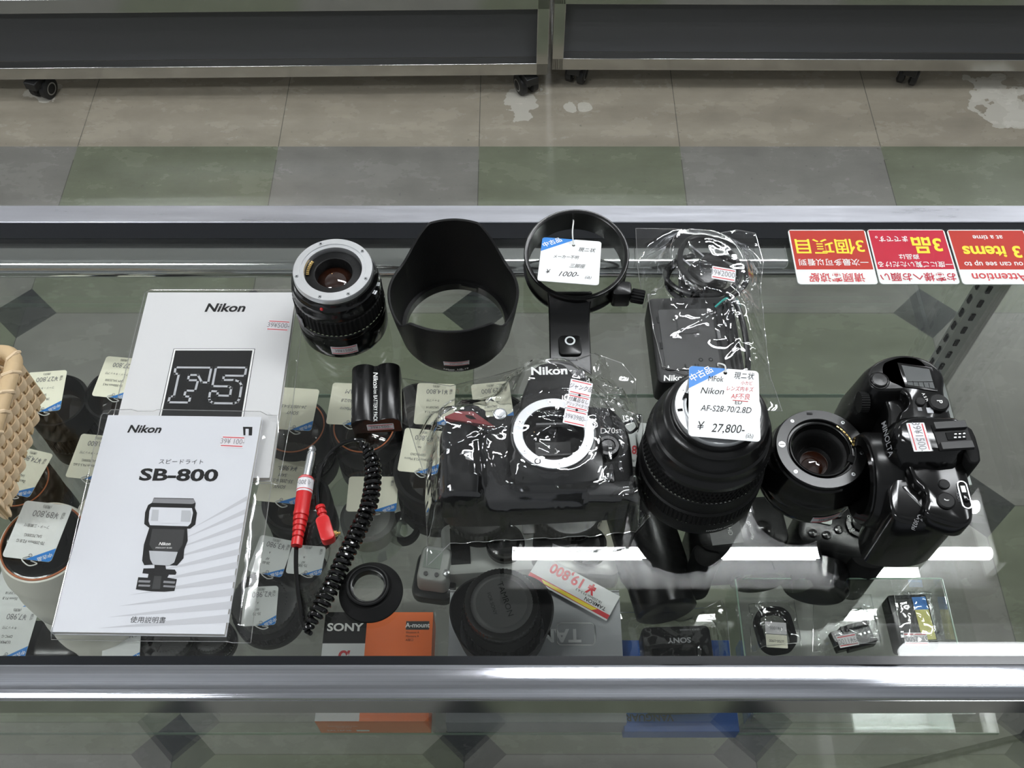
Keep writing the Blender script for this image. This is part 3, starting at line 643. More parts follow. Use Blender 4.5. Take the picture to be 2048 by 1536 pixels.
# ---------------------------------------------------------------- eyecup
e = empty('eyecup', (-.1035, .2855, G), 0, 'round black rubber eyecup lying on the glass behind the orange box', 'eyecup')
n = 72; prof = [(.0232, .0006, 1), (.0228, .0016, 1), (.019, .0042, .7), (.0166, .0062, .3)]
rings = [[(r*math.cos(2*PI*i/n)+.0015*k, r*math.sin(2*PI*i/n)-.0022*k, z) for i in range(n)] for r, z, k in prof]
MB().loft([[(x*.985, y*.985, 0) for x, y, z in rings[0]]]+rings+[[(.0155*math.cos(2*PI*i/n), .0155*math.sin(2*PI*i/n), .0060) for i in range(n)]], 'black_rubber', cap=False).build('rubber_skirt', e)
MB().lathe([(.0154, .0050), (.0158, .0075), (.0156, .0092), (.0148, .0098), (.0138, .0098), (.0134, .0088), (.0124, .0080), (.0117, .0078), (.0114, .0070), (.0114, .0004), (.0150, .0004)], 'black_satin', 72).build('inner_ring', e)
# ---------------------------------------------------------------- large black zoom lens
p = Vector((.1413, .3752, G))
e = empty('camera_lens', p, 0, 'very large black zoom lens standing mount up under a white hand written tag', 'lens')
b = MB().lathe([(.040, 0), (.0445, 0), (.0462, .0015), (.0468, .004), (.0470, .0165), (.0466, .0172)], 'black_matte', 90)
wrap_text(b, 'MADE IN JAPAN', .0030, .0470, .0085, -74, 'white_print', flip=True); b.build('front_barrel', e)
MB().lathe([(.046, .0172), (.0472, .0172), (.0472, .0305), (.046, .0305)], 'black_rubber', rib=84, amp=.0008).build('focus_ring', e)
MB().lathe([(.0462, .0305), (.0470, .0310), (.0470, .0320), (.0455, .033), (.0455, .0475), (.0448, .048)], 'black_matte', 90).build('middle_barrel', e)
z = MB()
for k in range(4): z.lathe([(.0440, .048+k*.0042), (.0452, .0482+k*.0042), (.0452, .0516+k*.0042), (.0440, .0518+k*.0042)], 'black_rubber', rib=84, amp=.0009, M=R(k*2.1))
z.build('zoom_ring', e)
MB().lathe([(.0438, .0648), (.0447, .0655), (.0447, .070), (.0425, .073), (.0418, .079), (.0418, .082), (.0400, .0835), (.0392, .089), (.0370, .093), (.0366, .0975), (.0350, .0990), (.0318, .0995), (.0312, .1025), (.0292, .1028)], 'black_satin', 90).build('rear_barrel', e)
m_ = MB().lathe([(.0292, .1024), (.0297, .1030), (.0297, .1062), (.0292, .1070), (.0238, .1070), (.0232, .1066), (.0232, .1085), (.0225, .1090), (.0218, .1088), (.0215, .0960)], 'mount_metal', 96)
screws(m_, .0262, .1070, (20, 150, 225, 300), 'chrome'); m_.box((.0264, 0, .1068), (.0035, .002, .0012), 'inside_black', R(186)); m_.box((.0228, 0, .1085), (.003, .004, .0015), 'inside_black', R(160)); m_.build('mount_ring', e)
MB().lathe([(.0216, .1070), (.0195, .1060), (.0180, .1040), (.0172, .0960), (.0172, .0900)], 'inside_black', 60).build('rear_baffle', e)
MB().lathe([(0, .0935), (.008, .0930), (.0172, .0905)], 'lens_amber', 40).build('rear_element', e)
tl, tr, bl = at(1378, 732, G+.1125), at(1517, 743, G+.1125), at(1388, 873, G+.1100)
M, w, h = frame4(tl, tr, bl)
hand_tag('price_tag', M, w, h, [('MFok', -.006, .0185, .0062, 'ink', .25, .75), ('現ニ状', .0135, .0225, .0062, 'ink', .3, .75), ('小カビ', .0155, .0170, .0034, 'red_ink', .2, .8), ('レンズ内キズ', .0105, .0118, .0042, 'red_ink', .3, .75), ('AF不良', .0110, .0058, .0052, 'red_ink', .25, .8), ('Nikon', -.0085, .0085, .0072, 'ink', .35, .9), ('ED', .0095, .0012, .0045, 'ink', .2, .9), ('AF-S28-70/2.8D', .0010, -.0050, .0066, 'ink', .3, .80), ('¥', -.0165, -.0195, .0088, 'ink', .25, .9), ('27,800-', .0020, -.0200, .0092, 'ink', .35, .80), ('(込)', .0165, -.0240, .0040, 'ink', .3, .8)],
    'white hand written tag with blue corner on the mount of the very large lens', hole=(.0010, .0240), string=[M @ Vector((.001, .0245, .0006)), M @ Vector((.0005, .0290, .002)), at(1437, 727, G+.110), at(1436, 732, G+.1085)])
MB().box((.0110, .0026, .00055), (.0105, .0005, .0001), 'red_ink', M).build('underline', bpy.data.objects['price_tag.001'])
# ---------------------------------------------------------------- smaller black lens with plastic mount
p = Vector((.2268, .3755, G))
e = empty('camera_lens', p, 0, 'smaller black lens with a black plastic mount, left of the film camera', 'lens')
b = MB().lathe([(.033, 0), (.0366, 0), (.0376, .0012), (.0380, .004), (.0380, .0115), (.0374, .0125), (.0374, .0135), (.0385, .0145), (.0385, .0260), (.0378, .0270), (.0372, .0330), (.0352, .0375), (.0345, .0440), (.0330, .0446)], 'black_gloss', 90)
b.build('barrel', e)
curved_sticker(.0380, .0078, .0225, .0085, -78, '39¥1500-', e, back='light_grey_print', ink='dark_grey')
m_ = MB().lathe([(.0328, .0440), (.0332, .0450), (.0332, .0482), (.0326, .0490), (.0252, .0490), (.0246, .0484), (.0246, .0462), (.0232, .0460), (.0226, .0478), (.0218, .0480), (.0212, .0476), (.0206, .0430)], 'black_satin', 96)
screws(m_, .0292, .0490, (128, 222, 312, 352, 48), 'steel', .0013)
m_.lathe([(0, .0494), (.0024, .0494), (.0024, .049)], 'chrome', 20, T(-.0285, .0030, 0)); m_.box((-.0285, .003, .0495), (.0042, .0005, .0003), 'inside_black', R(0))
m_.box((.0225, 0, .0474), (.005, .006, .0015), 'inside_black', R(-22)); m_.box((-.004, .0295, .0492), (.004, .0015, .0006), 'black_gloss', R(0)); m_.build('mount_ring', e)
w = MB(); w.box((.0250, 0, .0462), (.0042, .019, .003), 'black_satin', R(30)); contacts(w, .0252, .0480, 8, 50, 7, 'gold', (.0032, .0021)); w.build('contact_block', e)
MB().lathe([(.0207, .0470), (.0202, .0420), (.0182, .0410), (.0176, .0400), (.0158, .0380), (.0150, .0330), (.0132, .0310), (.0126, .0280), (.0112, .0270), (.0104, .0262)], 'black_matte', 72).build('rear_baffle', e)
MB().lathe([(0, .0290), (.005, .0285), (.0106, .0262)], 'lens_amber', 40).build('rear_element', e)
# ================================================================ SIGN CARDS
def sign(px, py, lines, label, red, w=.0700, h=.0628, pxr=None, pyb=568):
    tl, tr, bl = at(px, py, G+.001), at(pxr, py, G+.001), at(px+(14 if px < 1700 else 20 if px < 1800 else 25), pyb, G+.001)
    c = (tr+bl)/2
    e = empty('notice_card', (c.x, c.y, G+.0002), 180, label, 'sign', 'notice cards on the counter')
    b = MB(); b.prism(rrect(w, h, .0030, 4), 0, .0008, 'white_print')
    b.flat([(-w/2+.0012, -h/2+.001), (w/2-.0012, -h/2+.001), (w/2-.0012, h/2-.0165), (-w/2+.0012, h/2-.0165)], .0009, red)
    for body, x, y, s, ink, sx, bold in lines: b.text(body, s, ink, T(x, y, .0009), sx=sx, bold=bold)
    b.build('card', e)
    MB().prism(rrect(w+.0022, h+.0022, .0035, 4), -.0001, .0012, 'acrylic').build('laminate', e)
sign(1578, 460, [('请顾客谅解', 0, .0232, .0108, 'red_print', .92, .010), ('一次最多可以看到', 0, .0062, .0083, 'white_print', .94, .008), ('3個項目', .001, -.0128, .0190, 'yellow', .98, .014)], 'red notice card with yellow and white lettering, nearest the bagged charger', 'sign_red', pxr=1734)
sign(1738, 459, [('お客様へお願い', 0, .0230, .0102, 'sign_crimson', .95, .010), ('一度にご覧いただける', .0, .0090, .0072, 'white_print', .93, .008), ('商品は', .0035, .0002, .0065, 'white_print', .95, .012), ('3品', -.0155, -.0140, .0205, 'yellow', .92, .028), ('までです。', .0165, -.0205, .0078, 'white_print', .88, .012)], 'crimson notice card with a large yellow numeral, middle one of the row of three', 'sign_crimson', pxr=1890)
sign(1897, 460, [('Attention', .001, .0232, .0125, 'red_print', 1.0, .012), ('You can see up to', 0, .0090, .0084, 'white_print', .92, .012), ('3 items', .000, -.0060, .0185, 'yellow', .96, .03), ('at a time', 0, -.0222, .0078, 'white_print', .98, .015)], 'red notice card in English, nearest the right end of the counter', 'sign_red', pxr=2051)
# ================================================================ DIGITAL CAMERA BODY
O = Vector((.0302, .3823, G)); 
e = empty('digital_camera', O, 1.5, 'black digital SLR body lying on its back inside a clear bag, lens mount up', 'camera')
def mmp(L): return [(x/1000, y/1000) for x, y in L]
body = smooth_poly(mmp([(-84, -36), (-80, -46), (-50, -47), (50, -44), (58, -40), (59, 0), (57, 18), (50, 30), (42, 34), (28, 36), (18, 34), (-20, 30), (-40, 29), (-76, 29), (-84, 18)]), 2)
b = MB().prism(body, .002, .040, 'black_matte', None, .004); b.build('body', e, bevel=.001)
# grip: sections along y
secs = []
for y, zt, wl, wr in ((-46, 46, -83, -50), (-43, 58, -83, -45), (-30, 62, -84, -42), (-5, 64, -84, -43), (8, 65, -84, -45), (14, 63, -83, -42), (21, 58, -81, -40), (26, 52, -78, -40), (30, 42, -74, -42)):
    r = []
    for k in range(13):
        t = k/12; x = wl+(wr-wl)*t; z = 24+(zt-24)*(1-abs(2*t-.85)**2.8 if t < .93 else max(.15, 1-abs(2*t-.85)**2.8)); r.append((x/1000, y/1000, max(z, 20)/1000))
    r += [(wr/1000, y/1000, .018), (wl/1000, y/1000, .018)]; secs.append(r)
MB().loft(secs, 'black_rubber').build('grip', e, sharp=60)
rd = [(-80, 13, 62.6), (-70, 17.5, 63.4), (-58, 17.5, 62.6), (-42, 11, 50), (-50, 9, 58), (-63, 6.5, 66.4), (-74, 9, 65.6)]
MB().add([(x/1000, y/1000, z/1000+.0012) for x, y, z in rd]+[(x/1000, y/1000, z/1000-.004) for x, y, z in rd], [tuple(range(7))[::-1], tuple(range(7, 14))]+[(i, (i+1) % 7, (i+1) % 7+7, i+7) for i in range(7)], 'red_rubber').build('red_accent', e, bevel=.0006)
sd = MB(); sd.lathe([(0, 0), (.0065, 0), (.0068, .001), (.0068, .0055), (.0060, .0065), (0, .0068)], 'black_satin', 32, T(-.060, .028, .040) @ R(-78, 'X')); sd.lathe([(.0072, 0), (.0105, 0), (.0105, .004), (.0075, .004)], 'black_matte', rib=26, amp=.0005, M=T(-.060, .0270, .040) @ R(-78, 'X')); sd.build('shutter_button', e)
# prism head and mount housing
head = smooth_poly(mmp([(-27, 18), (-24, 34), (-17, 52), (-12, 62), (-6, 66), (10, 66), (16, 60), (24, 44), (29, 22)]), 2)
hd = MB().loft([[(x*s, .018+(y-.018)*s2, z) for x, y in head] for z, s, s2 in ((.008, 1.0, .93), (.040, 1.0, 1.0), (.0525, .95, .985), (.0555, .90, .955), (.0565, .84, .91))], 'black_matte')
hd.text('Nikon', .0100, 'white_print', T(-.0005, .0560, .0566), bold=.028, sx=1.12); hd.build('flash_housing', e, sharp=45)
n = 96; hp = mmp([(-33, -31), (-29, -38), (31, -38), (35, -31), (36, -8), (33, 14), (24, 30), (-22, 30), (-31, 16), (-33, -5)])
def ray(a):
    d = Vector((math.cos(a), math.sin(a))); best = .05
    for i in range(len(hp)):
        p1, p2 = Vector(hp[i]), Vector(hp[(i+1) % len(hp)]); s = p2-p1; den = d.x*s.y-d.y*s.x
        if abs(den) < 1e-12: continue
        t = (p1.x*s.y-p1.y*s.x)/den; u = (p1.x*d.y-p1.y*d.x)/den
        if t > 0 and -1e-6 <= u <= 1.000001: best = min(best, t) if best != .05 else t
    return best
rr = [ray(2*PI*i/n) for i in range(n)]; rr = [sum(rr[(i+k) % n] for k in (-2, -1, 0, 1, 2))/5 for i in range(n)]
def rg(f, z): return [(f(i)*math.cos(2*PI*i/n), f(i)*math.sin(2*PI*i/n), z) for i in range(n)]
MB().loft([rg(lambda i: rr[i]*1.03, .036), rg(lambda i: rr[i], .0515), rg(lambda i: rr[i]-.0012, .0540), rg(lambda i: max(.0318, min(rr[i]-.004, .0335)), .0560), rg(lambda i: .0312, .0572), rg(lambda i: .0296, .0572), rg(lambda i: .0296, .0550)], 'black_satin', cap=False).build('mount_housing', e, sharp=40)
m_ = MB().lathe([(.0298, .0565), (.0298, .0592), (.0294, .0597), (.0226, .0597), (.0222, .0590), (.0220, .0560), (.0232, .0555)], 'bayonet_metal', 110)
screws(m_, .0262, .0597, (93, 158, 215, 276, 333, 25), 'chrome', .0017); m_.lathe([(0, .0603), (.0014, .0603), (.0016, .0597)], 'chrome', 16, T(-.0125, -.0235, 0)); m_.lathe([(.0016, .0600), (.0023, .0600), (.0023, .0597)], 'inside_black', 18, T(-.0125, -.0235, 0)); m_.build('lens_mount', e)
w = MB().lathe([(.0221, .0585), (.0215, .0560), (.0208, .0545), (.0205, .0425), (0, .0425)], 'inside_black', 72)
w.box((0, -.002, .0445), (.026, .017, .001), 'dark_grey', R(8, 'X')); w.box((0, -.0125, .0475), (.024, .0012, .004), 'dark_grey'); w.box((0, .0125, .0500), (.024, .0016, .003), 'mid_grey')
for i in range(7): w.box((-.009+i*.003, .0188-abs(i-3)*.0004, .0535), (.002, .0006, .0005), 'chrome')
w.build('mirror_box', e)
MB().lathe([(0, .0020), (.0030, .0022), (.0036, .0010), (.0042, .0016), (.0050, .0012), (.0054, 0)], 'chrome', 32, T(-.0385, .0285 - .0, .0402)).build('assist_lamp', e)
bt = MB().lathe([(.0052, 0), (.0086, 0), (.0086, .006), (.0080, .0068), (.0056, .0068), (.0050, .0060), (0, .0055)], 'black_satin', 40, T(.0405, -.004, .0398)); bt.build('release_button', e)
MB().rbox((.0405, -.0285, .0425), (.0065, .012, .006), .002, 'black_satin', None, 4, .001).build('focus_switch', e)
t_ = MB(); t_.text('D70s', .0070, 'white_print', T(.0430, .0118, .0401), shear=.1, sx=.95); t_.build('model_lettering', e)
pn = MB().prism(smooth_poly(mmp([(4, -46), (-18, -43), (-28, -34), (-10, -39), (54, -38), (57, -30), (58, -42), (52, -45)]), 1), .039, .0445, 'black_plastic', None, .001) if 0 else MB().rbox((.040, -.0385, .042), (.034, .011, .006), .003, 'black_plastic', None, 4, .001); pn.build('lower_panel', e)
MB().tube(spline([(.056, .024, .028), (.064, .027, .029), (.066, .021, .029), (.060, .017, .028)], 6, True), .0011, 'black_satin', 8, close=True).build('strap_ring', e)
dl = MB().lathe([(0, 0), (.0105, 0), (.0112, .001), (.0112, .008), (0, .009)], 'black_matte', rib=30, amp=.0004, M=T(.040, .030, .020) @ R(-90, 'X')); dl.build('mode_dial', e)
CAM = e
# ================================================================ BATTERY CHARGER WITH CABLE
e = empty('battery_charger', (.1495, .491, G), 1.5, 'dark grey battery charger with its coiled mains lead inside a clear bag', 'charger')
b = MB(); b.rbox((0, 0, .013), (.071, .085, .026), .005, 'black_plastic', None, 5, .002)
b.rbox((-.006, -.001, .0265), (.0440, .060, .001), .002, 'dark_grey'); b.rbox((-.006, .012, .0272), (.018, .016, .0003), .001, 'black_plastic'); b.rbox((-.006, .013, .0275), (.015, .011, .0003), .001, 'dark_grey')
for x, y in ((-.0285, .019), (-.0285, -.007)): b.box((x, y, .0262), (.003, .006, .0012), 'inside_black')
for x in (-.012, -.004, -.0018, .013): b.box((x, -.0285, .0268), (.0012, .005, .001), 'inside_black')
for x in (.0195, .026, .030, .0335): b.box((x, -.002, .0262), (.0016, .074, .0012), 'black_gloss')
b.box((.0185, .002, .0275), (.0025, .009, .002), 'mid_grey')
for x in (.001, .009): b.lathe([(.001, .0272), (.0018, .0272)], 'black_gloss', 16, T(x, -.022, 0))
b.text('Nikon', .0075, 'white_print', T(-.0215, -.0385, .0261), bold=.025, shear=.15); b.build('case', e)
pk = MB(T(.020, .071, .017) @ R(38)); pk.rbox((0, 0, 0), (.032, .026, .024), .005, 'black_satin', None, 4, .002); pk.box((-.019, 0, 0), (.012, .018, .016), 'black_plastic'); pk.build('mains_plug', e, bevel=.001)
for s in (-1, 1): MB(T(.020, .071, .022) @ R(38)).box((.0, .022+.0, .006*0), (.0015, .018, .006), 'steel', T(.008*s, 0, 0)).build('plug_pin', e)
pts = []
for i in range(61):
    t = i/60; a = t*2*PI*2.35+2.2; rx, ry = .030+.006*math.sin(5.1*t), .031+.004*math.cos(7*t); pts.append((.018+rx*math.cos(a), .072+ry*math.sin(a)*.85, .006+.030*t+.004*math.sin(9*t)))
pts = [(-.004, .046, .012)]+pts+[(.032, .035, .035), (.039, .012, .030), (.041, -.015, .020), (.039, -.036, .012)]
MB().tube(spline(pts, 4), .0024, 'black_satin', 10).build('lead', e)
MB().tube(spline([(.019, .029, .029), (.028, .034, .034), (.036, .034, .033), (.040, .028, .028)], 6), .0009, 'teal', 8).build('twist_tie', e)
CHG = e
# ================================================================ FILM CAMERA
e = empty('film_camera', (.285, .365, G), 0, 'glossy black film SLR standing on its base at the right, small display on its top', 'camera')
OX, OY = 285, 365
def cp(L): return [((x-OX)/1000, (y-OY)/1000) for x, y in L]
lowp = smooth_poly(cp([(262, 304), (290, 302), (308, 308), (316, 320), (317, 410), (312, 424), (300, 432), (286, 434), (272, 428), (268, 412), (272, 395), (268, 380), (266, 340), (258, 328), (257, 312)]), 2)
topp = smooth_poly(cp([(274, 306), (288, 299), (302, 296), (309, 303), (313, 331), (311, 381), (311, 404), (315, 414), (313, 423), (307, 430), (300, 434), (288, 436), (277, 433), (268, 428), (266, 412), (284, 402), (284, 392), (272, 383), (272, 333), (282, 322)]), 2)
k = len(lowp)
def resamp(P, n):
    L = [0]
    for i in range(len(P)): L.append(L[-1]+(Vector(P[(i+1) % len(P)])-Vector(P[i])).length)
    # start at the point farthest to +x, mid height, so that both outlines run in step
    out = []
    for j in range(n):
        s = L[-1]*j/n; i = max(min(int(np.searchsorted(L, s, 'right'))-1, len(P)-1), 0); t = (s-L[i])/max(L[i+1]-L[i], 1e-9); out.append(tuple(Vector(P[i]).lerp(Vector(P[(i+1) % len(P)]), t)))
    return out
b = MB().prism(lowp, 0, .074, 'black_gloss', None, .003); b.build('body', e, bevel=.0008)
tp = MB().prism(topp, .066, .0835, 'black_gloss', None, .003)
tp.build('top_cover', e, bevel=.0008)
grip = [smooth_poly(cp(L), 2) for L in ([(250, 410), (253, 426), (262, 440), (280, 446), (300, 440), (306, 420), (290, 400), (270, 392), (254, 396)], [(249, 408), (252, 425), (262, 438), (280, 443), (300, 438), (306, 420), (290, 401), (270, 394), (253, 395)], [(254, 410), (258, 425), (268, 434), (284, 438), (300, 435), (306, 420), (290, 403), (272, 399), (258, 400)], [(258, 412), (262, 424), (272, 431), (286, 435), (300, 433), (306, 420), (290, 405), (274, 404), (261, 404)])]
MB().loft([[(x, y, z) for x, y in g] for g, z in zip(grip, (0, .03, .070, .0835))], 'black_satin').build('grip', e, bevel=.0015)
sb = MB(T((266-OX)/1000, (412-OY)/1000, .0832)); sb.lathe([(0, .0022), (.0052, .0020), (.0060, .0012), (.0062, 0)], 'black_satin', 36); sb.lathe([(.0066, .0003), (.0074, .0004), (.0076, 0)], 'inside_black', 36); sb.build('shutter_button', e)
MB(T((256-OX)/1000, (402-OY)/1000, .070) @ R(90, 'Y')).lathe([(.0, -.003), (.008, -.003), (.008, .003), (0, .003)], 'black_rubber', rib=26, amp=.0005).build('control_dial', e)
lc = MB(); P4 = cp([(282, 427.5), (306.5, 423), (306, 402.5), (283.5, 406)]); lc.prism(P4[::-1], .0830, .0843, 'black_gloss', None, .0004)
P4 = cp([(284.5, 425), (304, 421.3), (304.3, 404.6), (285.8, 407.6)]); lc.flat(P4[::-1], .0845, 'lcd')
for i in range(1): 
    a, b2 = Vector(P4[3]), Vector(P4[2]); u = (Vector(P4[0])-a)*.24
    lc.box(((a+u*1).lerp(b2+u, .5).x, (a+u).lerp(b2+u, .5).y, .0846), (.019, .0004, .0001), 'inside_black', None)
    for f in (.22, .42, .62, .82): q_ = a.lerp(b2, f)+u*.5; lc.box((q_.x, q_.y, .0846), (.0004, .0040, .0001), 'inside_black')
lc.build('display_window', e)
def knob(x, y, z, r, h, name, txt=None, size=.004, ring=None, rot=-90):
    w = MB(T((x-OX)/1000, (y-OY)/1000, z)); w.lathe([(r, 0), (r, h*.7), (r*.85, h), (r*.4, h*.93), (0, h*.90)], 'black_matte', 36)
    if ring: w.lathe([(r*1.0, .0002), (r*1.12, .0003), (r*1.15, 0)], ring, 36)
    if txt: w.text(txt, size, 'white_print', T(0, 0, h) @ R(rot), bold=.015)
    return w.build(name, e)
knob(304, 392, .0832, .0072, .0035, 'mode_dial', 'P', .0055, 'grey_print'); knob(291.5, 393.5, .0832, .0035, .002, 'button')
knob(293.5, 327.3, .0832, .0038, .0018, 'button', None, .003, 'steel'); knob(291.8, 314.8, .0832, .0062, .0022, 'button', '♪', .005, 'steel')
pr = MB(); pr.text('LOCK', .0026, 'grey_print', T((301.2-OX)/1000, (318-OY)/1000, .0838) @ R(90)); pr.build('switch_lettering', e); pr = MB(); pr.text('A S M', .0030, 'white_print', T((296-OX)/1000, (397.5-OY)/1000, .0838) @ R(-75), bold=.01); pr.box(((290-OX)/1000, (387.5-OY)/1000, .0838), (.003, .003, .0002), 'grey_print'); pr.box(((297-OX)/1000, (386.5-OY)/1000, .0838), (.0045, .0045, .0002), 'light_grey_print'); pr.build('markings', e)
sl = MB(T((305.5-OX)/1000, (319.5-OY)/1000, .0834)); sl.prism(rrect(.0068, .021, .0033, 6), 0, .0008, 'steel'); sl.prism(rrect(.0052, .0194, .0025, 6), .0005, .0010, 'inside_black'); sl.rbox((0, -.003, .0018), (.0042, .006, .0020), .0018, 'black_gloss', None, 4, .0008); sl.box((0, .004, .0011), (.003, .005, .0003), 'white_print'); sl.build('slide_switch', e)
# prism housing over the mount, eyepiece at the right
hp_ = [smooth_poly(cp(L), 2) for L in ([(260, 340), (312, 333), (316, 378), (300, 382), (262, 381)], [(259.5, 342), (312, 335), (315, 377), (300, 380), (262, 379)], [(262, 346), (310, 341), (313, 373), (300, 375), (264, 375)], [(266, 349), (309, 345), (311, 370), (300, 371.5), (267, 371.5)])]
MB().loft([[(x, y, z) for x, y in g] for g, z in zip(hp_, (.066, .082, .094, .098))], 'black_gloss').build('prism_housing', e, bevel=.0012)
nm = MB(); nm.text('MINOLTA', .0060, 'grey_print', T((262.2-OX)/1000, (361-OY)/1000, .0865) @ R(-90) @ R(62, 'X'), sx=1.05, bold=.008, lift=.0022); nm.build('nameplate', e)
hs_ = MB(T((301-OX)/1000, (356.5-OY)/1000, .0975) @ R(4)); hs_.box((0, 0, .0006), (.024, .021, .0012), 'black_matte'); hs_.box((0, .008, .0024), (.022, .0055, .0026), 'dark_grey'); hs_.box((0, -.008, .0024), (.022, .0055, .0026), 'dark_grey'); hs_.box((.002, 0, .0014), (.013, .006, .0008), 'inside_black')
for i in range(3): hs_.box((.002+i*.003, .0012, .0019), (.0018, .0010, .0004), 'chrome'); hs_.box((.001+i*.003, -.0014, .0019), (.0018, .0010, .0004), 'chrome')
hs_.build('hot_shoe', e, bevel=.0003)
MB().loft([[(x, y, z) for x, y in smooth_poly(cp([(309, 340), (316, 338), (320, 343), (320, 365), (316, 369), (309, 368)]), 1)] for z in (.068, .0925)], 'black_rubber').build('eyepiece', e, bevel=.0015)
st = MB(T((278-OX)/1000, (356.2-OY)/1000, .0982) @ R(-88)); price_text(st, 0, 0, '39¥1500-', .0225, .0125); st.box((.006, 0, .00045), (.011, .0135, .0001), 'sleeve'); st.build('price_sticker', e)
mo = MB(T((258-OX)/1000, (352-OY)/1000, .044) @ R(-90, 'Y')); mo.lathe([(.034, -.014), (.0345, .002), (.033, .005), (.0305, .006), (.0262, .006), (.0255, 0)], 'black_satin', 72); mo.build('mount_collar', e)
mo = MB(T((258-OX)/1000, (352-OY)/1000, .044) @ R(-90, 'Y')); mo.lathe([(.0318, .0058), (.0318, .0070), (.0250, .0070), (.0245, .004), (.0235, -.01), (0, -.012)], 'black_gloss', 72); mo.build('lens_mount', e)
t_ = MB(); pa_ = at(1850, 1024, G+.0836) - e.location; pb_ = at(1838, 1038, G+.0836) - e.location
t_.text('α', .0075, 'grey_print', T(pa_.x, pa_.y, .0747) @ R(-118), bold=.01); t_.text('303si', .0042, 'grey_print', T(pb_.x, pb_.y, .0747) @ R(-118))
t_.build('model_lettering', e)
fr = MB(); 
fr.loft([[(x, y, z) for x, y in cp(L)] for L, z in (([(262, 330), (282, 306), (288, 302), (284, 322), (272, 333)], .048), ([(268, 331), (283, 308), (287, 305), (283, 322), (273, 332)], .0745))], 'black_gloss').build('front_shoulder', e, bevel=.001)
# ================================================================ WICKER BASKET
e = empty('wicker_basket', (-.466, .397, G), 0, 'woven pale wicker basket standing at the left edge of the counter', 'basket')
wx, wy, hh = .085, .053, .058
def wall(L_, fx, fy, rz, nm):
    w = MB(R(rz)); n = int(L_/.0105)
    for i in range(n+1):
        x = -L_/2+L_*i/n; w.box((x, fx, hh/2), (.0052, .0012, hh), 'wicker')
    rows = 8
    for r in range(rows):
        z = .004+(hh-.012)*r/(rows-1); vs = []; fs = []; K_ = n*8
        for i in range(K_+1):
            x = -L_/2+L_*i/K_; ph = math.sin(PI*(x+L_/2)/(L_/n)+PI/2+PI*(r % 2)); y = fx+.0022*ph
            vs += [(x, y+.0006, z-.0038), (x, y+.0006, z+.0038), (x, y-.0006, z+.0038), (x, y-.0006, z-.0038)]
        for i in range(K_):
            for k in range(4): a = i*4+k; b_ = i*4+(k+1) % 4; fs.append((a, b_, b_+4, a+4))
        w.add(vs, fs, 'wicker_pale')
    return w.build(nm, e)
wall(.106, .085, 0, -90, 'woven_side'); wall(.106, .085, 0, 90, 'woven_side'); wall(.170, .053, 0, 180, 'woven_side'); wall(.170, .053, 0, 0, 'woven_side')
MB().box((0, 0, .002), (.168, .104, .003), 'wicker').build('base', e)
rim = MB(); P = [(x, y, hh+.002) for x, y in rrect(.176, .112, .012, 6)]; rim.tube(P, .0062, 'wicker', 12, close=True)
hx = []
PP = P+[P[0]]
for i in range(len(PP)-1):
    a, b2 = Vector(PP[i]), Vector(PP[i+1]); m_n = max(int((b2-a).length/.0030), 1)
    for j in range(m_n): hx.append(a.lerp(b2, j/m_n))
hel = []
for i, p_ in enumerate(hx):
    d = (hx[(i+1) % len(hx)]-p_).normalized(); sd = Vector((-d.y, d.x, 0)); a = i*1.1; hel.append(p_+sd*(.0062*math.cos(a))+Vector((0, 0, .0062*math.sin(a))))
rim.tube(hel, .0017, 'wicker_pale', 6, close=True); rim.build('wrapped_rim', e)
# ================================================================ INSIDE THE COUNTER, ON THE SHELF
def drop(px, py, h, z0=SH): p = at(px, py, z0+h); return Vector((p.x, p.y, z0))
def shelf_lens(px, py, h, r, label, ring=None, cap=False, body='black_matte', z0=SH, group=None, hood=0.0, glass='lens_glass', name='camera_lens'):
    e = empty(name, drop(px, py, h, z0), 0, label, 'lens', group)
    MB().lathe([(r*.80, 0), (r*.96, .0005), (r, .003), (r, h*.30), (r*.97, h*.31), (r*.97, h*.34)], body, 56).build('front_barrel', e)
    MB().lathe([(r*.95, h*.34), (r*.985, h*.34), (r*.985, h*.62), (r*.95, h*.62)], 'black_rubber', rib=48, amp=.0008).build('zoom_ring', e)
    if cap:
        MB().lathe([(r*.97, h*.62), (r*.93, h*.66), (r*.86, h*.70), (r*.86, h*.78)], body, 56).build('rear_barrel', e)
        MB().lathe([(r*.84, h*.78), (r*.88, h*.79), (r*.88, h*.985), (r*.82, h), (r*.62, h), (r*.60, h-.0012), (0, h-.0012)], 'dark_grey', rib=40, amp=.0006).build('lens_cap', e)
    else:
        MB().lathe([(r*.97, h*.62), (r*1.0, h*.64), (r*1.0, h*.975), (r*.97, h), (r*.90, h), (r*.89, h-.002)], body, 64).build('rear_barrel', e)
        if ring: MB().lathe([(r*.905, h+.0002), (r*.90, h+.0008), (r*.865, h+.0008), (r*.86, h)], ring, 64).build('coloured_ring', e)
        MB().lathe([(r*.89, h-.0015), (r*.86, h-.003), (r*.70, h-.008), (r*.66, h-.012)], 'black_satin', 56).build('inner_cone', e)
        MB().lathe([(0, h-.008), (r*.3, h-.0085), (r*.66, h-.012)], glass, 40).build('glass_element', e)
    return e
